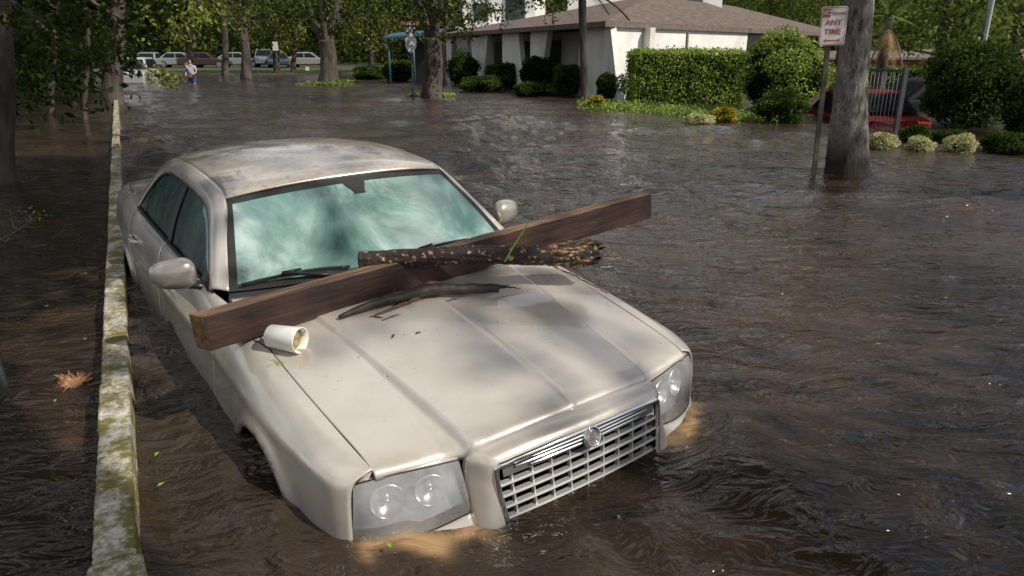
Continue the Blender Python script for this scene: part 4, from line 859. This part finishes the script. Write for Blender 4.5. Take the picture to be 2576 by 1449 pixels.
for x0,x1,y0,y1 in((1275,1318,48,-6),(1195,1225,50,12)):
    a=AT(x0,y0,49.95);e=AT(x1,y1,49.95); b=MB(); b.box(((a[0]+e[0])/2,49.93,(a[2]+e[2])/2),(e[0]-a[0]+.16,.10,e[2]-a[2]+.16)); wf=b.build('window_frame',M['blue'],H2); b=MB(); b.box(((a[0]+e[0])/2,49.86,(a[2]+e[2])/2),(e[0]-a[0],.06,e[2]-a[2])); b.build('pane',M['glassdark'],wf)
a=AT(1160,72,49.5); e=AT(1345,66,49.5); b=MB(); b.box(((a[0]+e[0])/2,49.4,a[2]),(e[0]-a[0]+.6,1.6,.18)); b.build('balcony_roof',M['stucco'],H2)
a=AT(962,99,36.);e=AT(1112,86,36.); PB=thing('porch_building','dim little building with a thin blue roof edge behind the stop sign','building',(a[0],37,0))
b=MB(); b.prism([(a[0],36,a[2]),(e[0],36,e[2]),(e[0],36,e[2]+.10),(a[0],36,a[2]+.10)],(0,3,.25)); b.build('roof',M['blue'],PB)
b=MB(); b.box(((a[0]+e[0])/2+.5,38.3,.9),(e[0]-a[0]-1.3,1.2,2.0)); b.build('wall',M['dark'],PB)
for f in(.08,.5): b=MB(); b.tube([(a[0]+(e[0]-a[0])*f,36.3,-.4),(a[0]+(e[0]-a[0])*f,36.3,a[2])],.05,8); b.build('post',M['blue'],PB,True)
a=AT(2440,168,44.); b=MB(); BB=thing('brick_building','low terracotta walled building glimpsed behind the dark shrub at the right edge','building',(a[0]+6,46,0))
b.box((a[0]+8,46,.25),(17,4,1.5)); b.build('wall',M['brick'],BB); b=MB(); b.prism([(a[0]-1,43.6,1.0),(a[0]+17,43.6,1.0),(a[0]+17,43.6,1.15),(a[0]-1,43.6,1.15)],(0,5,.5)); b.build('roof',M['shingle'],BB)
a=AT(1860,150,56.); b=MB(); BB=thing('brick_building','long low terracotta building behind the hedge between tall bush and pale trunk','building',(a[0]+6,58,0))
b.box((a[0]+8,58,.2),(18,4,1.4)); b.build('wall',M['brick'],BB); b=MB(); b.prism([(a[0]-1.5,55.6,.9),(a[0]+17.5,55.6,.9),(a[0]+17.5,55.6,1.05),(a[0]-1.5,55.6,1.05)],(0,5,.5)); b.build('roof',M['fascia'],BB)
# ------------------------------------------------------------------ signs, gate, poles
def text(s,size,parent,mt,x,z,fr,name='lettering',off=.012):
    cu=D.curves.new(name,'FONT'); cu.body=s; cu.size=size; cu.align_x='CENTER'; cu.align_y='CENTER'; cu.offset=off*size; cu.extrude=.0008
    ob=D.objects.new('tmp',cu); C.objects.link(ob); bpy.context.view_layer.update(); dg=bpy.context.evaluated_depsgraph_get()
    me=D.meshes.new_from_object(ob.evaluated_get(dg)); D.objects.remove(ob)
    V=np.array([v.co[:] for v in me.vertices]); W=fr(V[:,0]+x,V[:,1]+z,V[:,2]+.004); F=[tuple(p.vertices) for p in me.polygons]; return obj(name,W,F,mt,parent,False)
B=G(2048,440);Dd=B[1]-.12; B=AT(2048,440,Dd); B[2]=0; tp=AT(2094,18,Dd)
sg=thing('parking_sign','white and red no parking sign on a leaning mossy post before the pale trunk','sign',(B[0],B[1],0))
ax3=(tp-B); Lz=np.linalg.norm(ax3); ax3/=Lz
b=MB(); bs=B-ax3*.6; R=np.stack([[1,0,0],np.cross(ax3,[1,0,0]),ax3],1)
b.box((bs+tp)/2,(.055,.012,Lz+.6),R); b.box((bs+tp)/2+np.array([-.02,.015,0]),(.012,.03,Lz+.6),R); b.box((bs+tp)/2+np.array([.02,.015,0]),(.012,.03,Lz+.6),R); b.build('post',M['galv'],sg)
ctrs=AT(2096.5,65,Dd-.03)
xr_=np.array([math.cos(-.12),math.sin(-.12),0]); nf=np.cross(xr_,ax3); nf/=np.linalg.norm(nf)
if nf[1]>0: nf=-nf
xr_=np.cross(ax3,-nf); xr_=xr_ if xr_[0]>0 else -xr_
fr=lambda X,Z,N: ctrs+np.outer(X,xr_)+np.outer(Z,ax3)+np.outer(N,nf)
sw=px(Dd,59);sh=px(Dd,86)
def rrect(w,h,r,n=6):
    P=[]
    for cx,cz,a0 in((w/2-r,h/2-r,0),(-w/2+r,h/2-r,90),(-w/2+r,-h/2+r,180),(w/2-r,-h/2+r,270)):
        for i in range(n+1): a=math.radians(a0+90*i/n); P.append((cx+r*math.cos(a),cz+r*math.sin(a)))
    return np.array(P)
q=rrect(sw,sh,.03); b=MB(); b.prism(fr(q[:,0],q[:,1],0*q[:,0]),-nf*.004); pn=b.build('sign_panel',M['signw'],sg)
q1=rrect(sw-.02,sh-.02,.024);q2=rrect(sw-.032,sh-.032,.02); n=len(q1); b=MB(); b.add(np.vstack([fr(q1[:,0],q1[:,1],0*q1[:,0]+.003),fr(q2[:,0],q2[:,1],0*q1[:,0]+.003)]),[(i,(i+1)%n,(i+1)%n+n,i+n) for i in range(n)]); b.build('border',M['signred'],pn)
b=MB(); b.add(fr(np.array([-.135,-.045,-.045,-.135]),np.array([.195,.195,.10,.10]),np.full(4,.003)),[(0,1,2,3)]); b.build('red_square',M['signred'],pn)
text('NO',.075,pn,M['signw'],-.09,.147,lambda X,Z,N:fr(X,Z,N+.002),off=.02)
text('PARKING',.044,pn,M['signred'],.048,.140,fr,off=.01); text('ANY',.092,pn,M['signred'],0,.038,fr,off=.008); text('TIME',.092,pn,M['signred'],0,-.066,fr,off=.008)
b=MB(); P=np.array([(-.10,-.165),(-.065,-.145),(-.065,-.159),(.065,-.159),(.065,-.145),(.10,-.165),(.065,-.185),(.065,-.171),(-.065,-.171),(-.065,-.185)]); b.add(fr(P[:,0],P[:,1],0*P[:,0]+.003),[(0,1,9),(2,3,7,8),(4,5,6)]); b.build('arrow',M['signred'],pn)
B=G(1040,250);Dd=B[1]; ss=thing('street_sign_pole','dark pole with street name plates above the bare back of a stop sign','street sign',(B[0],B[1],0))
zt=AT(1037,55,Dd)[2]; b=MB(); b.tube([(B[0],Dd,-.6),(B[0],Dd,zt)],.03,8); b.build('post',M['iron'],ss,True)
zc=AT(1040,108,Dd)[2]; b=MB(); P=[(B[0]+.30*math.cos(math.pi/8+k*math.pi/4)*.58,Dd-.05+.30*math.cos(math.pi/8+k*math.pi/4)*.5,zc+.32*math.sin(math.pi/8+k*math.pi/4)) for k in range(8)]; b.prism(P,(0,.01,0)); b.build('stop_sign_back',M['signback'],ss)
for (zz,w_,mt_,rot) in((zt-.06,.60,'faded',0),(zt-.24,.45,'signback',.9)):
    b=MB(); Rr_=np.array([[math.cos(rot),-math.sin(rot),0],[math.sin(rot),math.cos(rot),0],[0,0,1]]); b.box((B[0],Dd,zz),(w_,.02,.15),Rr_); pl_=b.build('name_plate',M[mt_],ss)
    b=MB()
    for k in range(7): b.box((B[0]-w_*.38+k*w_*.12,Dd-.03-.0*k,zz),(w_*.05,.01,.06))
    if rot==0: b.build('faded_lettering',M['signw'],pl_)
for (x,yt,yb,hx,hy,l) in [(700,105,215,13,20,'small white sign on a thin post in the far street'),(772,168,190,9,9,'tiny white yard sign under the trees beyond the forked oak')]:
    B=G(x+3,yb);Dd=B[1]; t=thing('post_sign',l,'sign',(B[0],B[1],0)); z1=AT(x,yt,Dd)[2]; b=MB(); b.tube([(B[0],Dd,-.4),(B[0],Dd,z1)],.025,6); b.build('post',M['galv'],t,True)
    b=MB(); b.box((B[0],Dd-.04,z1-px(Dd,hy)/2),(px(Dd,hx),.015,px(Dd,hy))); b.build('sign_panel',M['signw'],t)
A=G(2253,332);Dd=A[1]; e=G(2092,300)
gt=thing('iron_gate','open black iron bar gate standing in the water right of the pale trunk','gate',(A[0],A[1],0)); dg_=(e-A); Lg=np.linalg.norm(dg_); dg_/=Lg; zt=AT(2262,172,Dd)[2]
b=MB()
for z in (.12,zt-.05): b.box((A+e)/2*np.array([1,1,0])+np.array([0,0,z]),(Lg,.035,.045),np.stack([dg_,[-dg_[1],dg_[0],0],[0,0,1]],1))
b.build('rail',M['iron'],gt)
for k in range(int(Lg/.15)):
    p=A+dg_*.15*(k+.5); b=MB(); b.tube([(p[0],p[1],-.45),(p[0],p[1],zt-.05)],.009,6); b.build('bar',M['iron'],gt,True)
for p in(A,e): b=MB(); b.box((p[0],p[1],(zt-.5)/2),(.08,.08,zt+.55)); b.build('gate_post',M['iron'],gt)
P0=AT(2478,100,22.);P1=AT(2506,-40,22.); pp=thing('utility_pole','pale leaning metal pole with wires at the top right','pole',(P0[0],22,0)); b=MB(); b.tube([P0-(P1-P0)*1.2,P0,P1,P1+(P1-P0)],.05,8); b.build('shaft',M['signback'],pp,True)
b=MB(); b.tube([P0+np.array([-.12,0,-.3]),P1+np.array([-.1,0,0])],.02,5);b.build('conduit',M['iron'],pp,True)
# ------------------------------------------------------------------ parked cars
def parked(name,label,P,yaw,col,kind='sedan',group=None,drop=.5,matte=False):
    mt=mat('car_paint_'+name+str(len(D.materials)),col,rough=.75 if matte else .35,metal=0,coat=0 if matte else .3,spec=.15 if matte else None)
    t=thing(name,label,'car',(P[0],P[1],-drop),group); t.rotation_euler=(0,0,yaw); CAR_SPACE.append(t)
    if kind=='sedan': low=[(2.3,.35),(2.32,.6),(2.2,.72),(1.1,.88),(-1.75,.92),(-2.25,.88),(-2.3,.55),(-2.25,.3)]; cab=[(1.05,.88),(.35,1.35),(-.1,1.42),(-1.0,1.40),(-1.75,.92)]
    else: low=[(2.2,.4),(2.22,.8),(2.05,.98),(1.0,1.08),(-2.2,1.08),(-2.25,.6),(-2.2,.35)]; cab=[(1.0,1.08),(.4,1.62),(0,1.70),(-1.8,1.68),(-2.18,1.08)]
    w=.90
    def loft(prof,ys,shr,name,mtt):
        n=len(prof); V=[];cx=sum(p[0] for p in prof)/n;cz=prof[0][1]
        for y,s in zip(ys,shr): V+=[(cx+(x-cx)*s,y,cz+(z-cz)*s) for x,z in prof]
        F=[(i*n+j,i*n+(j+1)%n,(i+1)*n+(j+1)%n,(i+1)*n+j) for i in range(len(ys)-1) for j in range(n)]+[tuple(range(n-1,-1,-1)),tuple((len(ys)-1)*n+j for j in range(n))]
        return bevel(obj(name,V,F,mtt,t,False),.05,3)
    loft(low,[-w,-w*.93,w*.93,w],[.955,1,1,.955],'body',mt)
    V=[];n=len(cab); zl=cab[0][1]; zh=max(z for _,z in cab)
    for s in(-1,1): V+=[(x,s*(w*.94-.20*(z-zl)/(zh-zl)),z-.02) for x,z in cab]
    F=[tuple(range(n-1,-1,-1)),tuple(range(n,2*n))]+[(j,(j+1)%n,(j+1)%n+n,j+n) for j in range(n)]
    bevel(obj('cabin',V,F,mt,t,False),.04,2)
    for s in(-1,1):
        x0,x1=cab[0][0]-.25,cab[-1][0]+.3; zt_=zh-.12; xa,xb=cab[1][0]-.1,cab[-2][0]-.05
        for (p,q,pa,qa) in ((x0,(x0+x1)/2+.04,xa,(x0+x1)/2+.04),((x0+x1)/2-.04,x1,(x0+x1)/2-.04,xb)):
            yb=s*(w*.94+.012); yt=s*(w*.94-.20*(zt_-zl)/(zh-zl)+.012); obj('side_window',[(p,yb,zl+.05),(q,yb,zl+.05),(qa,yt,zt_),(pa,yt,zt_)],[(0,1,2,3)],M['carglass'],t,False)
        for cx in(1.4,-1.4):
            b=MB(); b.tube([(cx,s*.72,.33),(cx,s*.915,.33)],.33,24); wh=b.build('wheel',M['rubber'],t,False); b=MB(); b.tube([(cx,s*.90,.33),(cx,s*.925,.33)],.22,20); b.build('rim',M['satin'],wh)
        lx=low[1][0]; b=MB(); b.box((lx-.03,s*.66,low[1][1]+.04),(.1,.36,.13)); bevel(b.build('headlight',M['grilledark'],t),.02); b=MB(); b.box((-low[1][0]+.02,s*.72,.78),(.1,.26,.16)); bevel(b.build('tail_light',M['redlamp'],t),.02)
    x,z=cab[0];x2,z2=cab[1]; d=.03; yb=w*.94-.1;yt=yb-.17
    obj('windscreen',[(x-.03+d,-yb,z+.02+.02),(x-.03+d,yb,z+.04),(x2+d+.03,yt,z2-.05),(x2+d+.03,-yt,z2-.05)],[(0,1,2,3)],M['carglass'],t,False)
    x,z=cab[-1];x2,z2=cab[-2]; obj('rear_window',[(x-d,-yb,z+.08),(x-d,yb,z+.08),(x2-d-.05,yt,z2-.05),(x2-d-.05,-yt,z2-.05)],[(3,2,1,0)],M['carglass'],t,False)
    return t
parked('parked_car','dark red car seen from behind through the iron gate',AT(2165,210,17.5)*np.array([1,1,0]),math.radians(80),(.10,.005,.005),'sedan',drop=.72,matte=True)
parked('parked_car','black sedan parked behind the big dark round shrub',AT(2330,210,20.)*np.array([1,1,0]),math.radians(186),(.010,.010,.012),'sedan',drop=.55,matte=True)
P=G(342,206); parked('parked_car','white sports utility car standing in the flooded street left of the wading person',P*np.array([1,1,0]),math.radians(-75),(.30,.31,.31),'suv',drop=.42)
for (x,y,yw,col,kd,l) in [(392,172,-80,(.20,.21,.22),'sedan','silver car behind the white sports utility car'),(450,166,10,(.22,.23,.24),'sedan','white car broadside far up the street'),(520,166,5,(.05,.03,.03),'sedan','dark maroon car broadside far up the street'),(592,168,5,(.20,.21,.23),'sedan','pale car between the two thin far trees'),(653,172,-70,(.10,.13,.16),'suv','grey blue sports utility car right of the dark leaning tree'),(706,170,-75,(.03,.05,.08),'sedan','dark blue car furthest right in the far car park'),(770,166,5,(.24,.24,.23),'sedan','white car seen left of the big forked oak')]:
    Pd=AT(x,y,68.); parked('parked_car',l,(Pd[0],68.+rng.uniform(-2,2),0),math.radians(yw),col,kd,drop=-.10)
# ------------------------------------------------------------------ wading person
B=G(485,211);Dd=B[1]
pe=thing('person','person in pale blue shirt and blue shorts wading up the flooded street','person',(B[0],B[1],-.58))
def skin(name,J,Ed,rad,mt,parent):
    me=D.meshes.new(name); me.from_pydata([tuple(j) for j in J],Ed,[]); me.update(); o=D.objects.new(name,me); C.objects.link(o); o.parent=parent
    s=o.modifiers.new('s','SKIN')
    if me.skin_vertices:
        for i,r_ in enumerate(rad): me.skin_vertices[0].data[i].radius=(r_,r_)
        me.skin_vertices[0].data[0].use_root=True
    q=o.modifiers.new('u','SUBSURF'); q.levels=q.render_levels=2; me.materials.append(mt); return o
J=[(0,0,.98),(0,0,1.2),(0,0,1.42),(0,0,1.52),(0,-.01,1.62),(0,-.01,1.72),(-.10,0,.92),(-.12,.02,.5),(-.12,.08,.08),(-.12,-.06,.04),(.10,0,.92),(.12,-.06,.5),(.12,0,.08),(.12,-.14,.04),(-.19,0,1.42),(-.25,.0,1.15),(-.22,-.16,1.0),(-.2,-.22,.97),(.19,0,1.42),(.26,.0,1.15),(.18,-.2,1.05),(.14,-.27,1.05)]
Ed=[(0,1),(1,2),(2,3),(3,4),(4,5),(0,6),(6,7),(7,8),(8,9),(0,10),(10,11),(11,12),(12,13),(2,14),(14,15),(15,16),(16,17),(2,18),(18,19),(19,20),(20,21)]
rd=[.13,.12,.12,.05,.08,.065,.09,.06,.04,.04,.09,.06,.04,.04,.055,.045,.035,.03,.055,.045,.035,.03]
skin('body',J,Ed,rd,M['skin'],pe)
skin('shirt',[(0,0,1.0),(0,0,1.2),(0,0,1.43),(-.19,0,1.42),(-.25,0,1.2),(.19,0,1.42),(.26,0,1.2)],[(0,1),(1,2),(2,3),(3,4),(2,5),(5,6)],[.155,.15,.13,.075,.06,.075,.06],M['shirt'],pe)
skin('shorts',[(0,0,1.0),(-.10,0,.9),(-.12,.01,.6),(.10,0,.9),(.12,-.04,.6)],[(0,1),(1,2),(0,3),(3,4)],[.15,.11,.10,.11,.10],M['shorts'],pe)
skin('hair',[(0,.02,1.70),(0,.03,1.76)],[(0,1)],[.08,.065],M['hair'],pe)
# ------------------------------------------------------------------ yard debris
dw=thing('driftwood','splintered orange brown stump end floating left of the low wall','driftwood',G(180,960))
b=MB(); c0=G(188,968)
for k in range(60):
    a=rng.normal(2.3,.75); l=rng.uniform(.04,.13); d=np.array([math.cos(a)*.9,math.sin(a)*.5,rng.uniform(.05,.45)]); p0=c0+rng.normal(0,.018,3)*np.array([1,1,.2]); b.tube([p0,p0+d*l*.5,p0+d*l+rng.normal(0,.006,3)],[.011,.012,.002],5)
for k in range(8):
    a=rng.uniform(3.2,5.8); l=rng.uniform(.05,.12); d=np.array([math.cos(a),math.sin(a)*.8,.03]); b.tube([c0,c0+d*l*.6+np.array([0,0,.01]),c0+d*l],[.004,.003,.001],5)
M['split']=mat('fresh_split_wood',(.20,.08,.035),(.58,.31,.16),scale=30,rough=.7)
b.build('splinters',M['split'],dw,True)
b=MB(); p=G(20,975); b.tube([p-np.array([0,0,.3]),p+np.array([-.01,.0,.0]),AT(-20,880,p[1]+.02)],.018,8); tag(b.build('metal_rod',M['iron'],None,True,loc=p),'dark thin rod leaning out of the water at the left edge','rod')
bz=thing('floating_branch','leafless twiggy branch floating in the dark yard water','branch',G(70,580))
b=MB()
for pts in ([(5,605),(45,580),(75,560),(100,540)],[(45,580),(30,560),(35,545)],[(75,560),(60,545)],[(60,570),(95,575)]):
    b.tube(curve([G(x,y,.02+.03*i) for i,(x,y) in enumerate(pts)],np.linspace(0,1,8)),np.linspace(.012,.003,8),5)
b.build('stem',M['twig'],bz,True); P=np.vstack([G(x,y,.08)+rng.normal(0,.05,(14,3)) for x,y in ((95,542),(35,548),(20,600),(62,548))]); leafmesh('leaves',P,.018,M['lf_cover'],bz)
b=MB(); b.tube([G(125,608,.0),G(145,590,.05),G(165,573,.10)],[.006,.005,.002],5); b.tube([G(185,600,0),G(205,585,.04),G(232,575,.02)],[.005,.004,.002],5); tag(b.build('floating_twig',M['twig'],None,True,loc=G(150,590)),'bare bent twig poking out of the dark yard water','twig')
for (x,y) in [(215,690),(118,772),(213,855),(1755,1130),(405,1222),(590,770),(395,1145),(2010,1200),(140,1010),(980,1375)]:
    p=G(x,y,.022); V=np.array([(-.015,0,0),(0,.007,.003),(.016,0,0),(0,-.007,.002)]); a=rng.uniform(0,6); R=np.array([[math.cos(a),-math.sin(a),0],[math.sin(a),math.cos(a),0],[0,0,1]])
    o=obj('floating_leaf',p+V@R.T+np.array([0,0,.006]),[(0,1,2,3)],M['grass'],None,False,loc=p); tag(o,'single small leaf floating flat on the brown water','leaf','leaves floating on the water')
# ------------------------------------------------------------------ background woods
def woods(name,label,x0,x1,Dn,Df,zt,nc,per,spread,size,mt,zlo=0.):
    n=nc; xs=rng.uniform(x0,x1,n); Dd=rng.uniform(Dn,Df,n); cc=np.stack([(xs-1288)/FPX*Dd,Dd,zlo+(zt-zlo)*rng.random(n)**.9],1)
    P=(cc[:,None]+rng.normal(0,1,(n,per,3))*np.array(spread)*rng.uniform(.5,1.3,(n,1,1))).reshape(-1,3); P=P[P[:,2]>0]
    o=leafmesh(name,P,size,mt,None,(0,Dn,0)); tag(o,label,'trees',kind='stuff'); return o
woods('distant_woods','dark distant wood closing off the flooded street',-900,1250,76,94,13,700,50,(1.6,1.2,.9),.34,M['lf_oak'])
woods('distant_woods','lighter distant wood behind the white house and the hedge',1150,3600,62,85,13,700,50,(1.6,1.2,.9),.32,M['lf_mid'])
woods('yard_thicket','dense dark thicket at the back of the flooded yard on the left',-900,285,15,30,6.5,480,50,(.7,.6,.5),.11,M['lf_dark'])
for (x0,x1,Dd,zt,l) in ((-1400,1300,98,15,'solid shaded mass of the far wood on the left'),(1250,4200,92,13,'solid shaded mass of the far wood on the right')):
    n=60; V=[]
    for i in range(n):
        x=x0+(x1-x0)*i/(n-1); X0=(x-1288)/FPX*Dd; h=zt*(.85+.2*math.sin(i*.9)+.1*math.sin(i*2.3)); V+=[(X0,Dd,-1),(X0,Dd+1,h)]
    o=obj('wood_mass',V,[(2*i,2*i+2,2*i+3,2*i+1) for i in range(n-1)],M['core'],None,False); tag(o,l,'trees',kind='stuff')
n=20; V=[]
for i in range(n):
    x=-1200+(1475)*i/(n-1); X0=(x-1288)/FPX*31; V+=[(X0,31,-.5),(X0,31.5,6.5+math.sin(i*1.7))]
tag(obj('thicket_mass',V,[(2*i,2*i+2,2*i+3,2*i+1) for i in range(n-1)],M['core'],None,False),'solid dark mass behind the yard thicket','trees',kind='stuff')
for (x,Dd,z,r0,l,lf) in [(1930,54,5.6,3.6,'pale green tree behind the roof end','lf_mid'),(2110,50,5.6,3.6,'pale green tree behind the no parking sign','lf_mid'),(2360,30,4.2,3.0,'light green tree right of the cabbage palm','lf_mid'),(2540,33,4.6,3.4,'leafy tree at the top right corner behind the pole','lf_mid'),(690,54,4.6,3.2,'sunlit light green tree at the far end of the street','lf_lit'),(930,54,4.2,3.0,'sunlit tree between the two forked oaks in the distance','lf_lit')]:
    p=AT(x,129,Dd); tree('leafy_tree',l,(p[0],Dd,0),[.25,.2,.15],[(p[0],Dd,-.5),(p[0]+.1,Dd,1.5),(p[0],Dd,z)],[([(p[0],Dd,1.6),(p[0]+1.2,Dd,3.2),(p[0]+2,Dd,4.4)],[.12,.09,.04])],[((p[0],Dd,z),(r0,r0,z*.72),130,40,(.42,.42,.32),.3)],leaf=lf,size=.12)
for (x,y,Dd,l) in [(430,55,12,'leafy spray hanging over the wall end, lit yellow green'),(400,190,14,'drooping twig of leaves above the far wall'),(330,60,10,'leafy branch hanging in front of the thick dark tree'),(120,60,7,'dark leafy branch hanging across the top left corner'),(230,150,9,'hanging leaves over the flooded yard'),(520,15,15,'leaf spray at the top of the frame above the wading person'),(1230,15,22,'leafy oak branch hanging over the left end of the brown roof'),(1380,0,22,'thin leaf spray hanging over the middle of the brown roof'),(640,35,24,'dark oak spray hanging between the leaning tree and the small sign'),(760,20,26,'dark oak spray at the top of the frame left of the big forked oak'),(900,45,26,'dark oak spray hanging right of the big forked oak'),(985,10,22,'dark oak spray at the top of the frame left of the street sign pole'),(1130,35,24,'dark oak spray hanging right of the stout oak fork')]:
    p=AT(x,y,Dd); t=thing('hanging_branch',l,'branch',(p[0],p[1],p[2])); r0=px(Dd,75 if x!=400 else 38)
    b=MB(); P=np.array([p+np.array([-r0*2.2,.3,r0*1.4]),p+np.array([-r0,.1,r0*.5]),p,p+np.array([r0*.8,0,-r0*.5])]); b.tube(curve(P,np.linspace(0,1,12)),np.linspace(.03,.006,12),6); b.build('stem',M['trunk'],t,True)
    dense=600<x<1200
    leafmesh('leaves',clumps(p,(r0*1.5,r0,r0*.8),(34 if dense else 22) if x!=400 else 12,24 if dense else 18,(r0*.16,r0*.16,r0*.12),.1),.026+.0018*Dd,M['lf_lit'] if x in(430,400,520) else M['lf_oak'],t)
yt=thing('yard_oak','broad dark oak spreading its crown above the flooded yard','tree',(-9.5,11.,0))  # out-of-view crown added to block sky reflection on the yard water
b=MB(); trunk_tube(b,[(-11.5,12.,-.6),(-11.3,12.,2),(-10.5,11.5,4.2)],[.3,.25,.18]); b.build('trunk',M['trunk'],yt,True)
leafmesh('crown',clumps((-9.2,11.,4.7),(3.6,6.5,.9),300,28,(.5,.5,.25),.1),.13,M['lf_dark'],yt)
SUN=np.array([.70,-.34,.78]); SUN/=np.linalg.norm(SUN)
def canopy(label,tgt,h,r,nc,per,size,tb):  # trees out of view, set along the sun ray for their shade
    c=np.array(tgt)+SUN*(h/SUN[2]); t=thing('shade_tree',label,'tree',(tb[0],tb[1],0))
    leafmesh('crown',clumps(c,r,nc,per,(.5,.5,.3),.1),size,M['lf_oak'],t)
    b=MB(); trunk_tube(b,[(tb[0],tb[1],-.6),(tb[0]+.2,tb[1],h*.45),((tb[0]+c[0])/2,(tb[1]+c[1])/2,h*.8),c],[.35,.28,.2,.1]); b.build('trunk',M['trunk'],t,True)
canopy('tall shade tree whose crown shades the right hand water',(3.4,1.7,0),11,(2.4,1.8,1.2),46,34,.15,(15,-3))
canopy('tall shade tree whose crown dapples the car',(-.9,3.9,0),15,(2.4,2.4,1.0),13,18,.15,(13,-6))
canopy('tall shade tree whose crown shades the middle water',(.5,9.2,0),11,(4.,2.2,1.2),45,30,.16,(16,3))
canopy('tall shade tree whose crown shades the flooded yard',(-5.6,6.0,0),8,(3.0,5.2,1.0),330,34,.16,(5,-2.5))
# ------------------------------------------------------------------ light
wd=D.worlds.new('World'); SC.world=wd; wd.use_nodes=True; nt=wd.node_tree; L=nt.links; bg=nt.nodes['Background']
sk=nd(nt,'ShaderNodeTexSky',sky_type='NISHITA'); sk.sun_disc=False; sk.sun_elevation=math.asin(SUN[2]); sk.sun_rotation=math.atan2(SUN[0],SUN[1]); sk.air_density=1.; sk.dust_density=1.5
tc=nd(nt,'ShaderNodeTexCoord'); mp=nd(nt,'ShaderNodeMapping'); mp.inputs['Scale'].default_value=(1,1,2.0); no=nd(nt,'ShaderNodeTexNoise',Scale=2.6,Detail=6,Roughness=.6); L.new(tc.outputs['Generated'],mp.inputs[0]); L.new(mp.outputs[0],no.inputs['Vector'])
rp=nd(nt,'ShaderNodeValToRGB'); rp.color_ramp.elements[0].position=.44; rp.color_ramp.elements[1].position=.60; L.new(no.outputs['Fac'],rp.inputs[0])
mx=nd(nt,'ShaderNodeMix',data_type='RGBA'); L.new(rp.outputs[0],mx.inputs[0]); L.new(sk.outputs[0],mx.inputs[6]); mx.inputs[7].default_value=(11.5,11.3,10.9,1)
L.new(mx.outputs[2],bg.inputs[0]); bg.inputs[1].default_value=.083
sl=D.lights.new('sun','SUN'); sl.energy=5.0; sl.angle=math.radians(.5); sl.color=(1,.94,.84); so=D.objects.new('sun',sl); C.objects.link(so)
so.rotation_euler=Vector(SUN).to_track_quat('Z','Y').to_euler()
SC.view_settings.view_transform='Standard'; SC.view_settings.look='None'; SC.view_settings.exposure=0
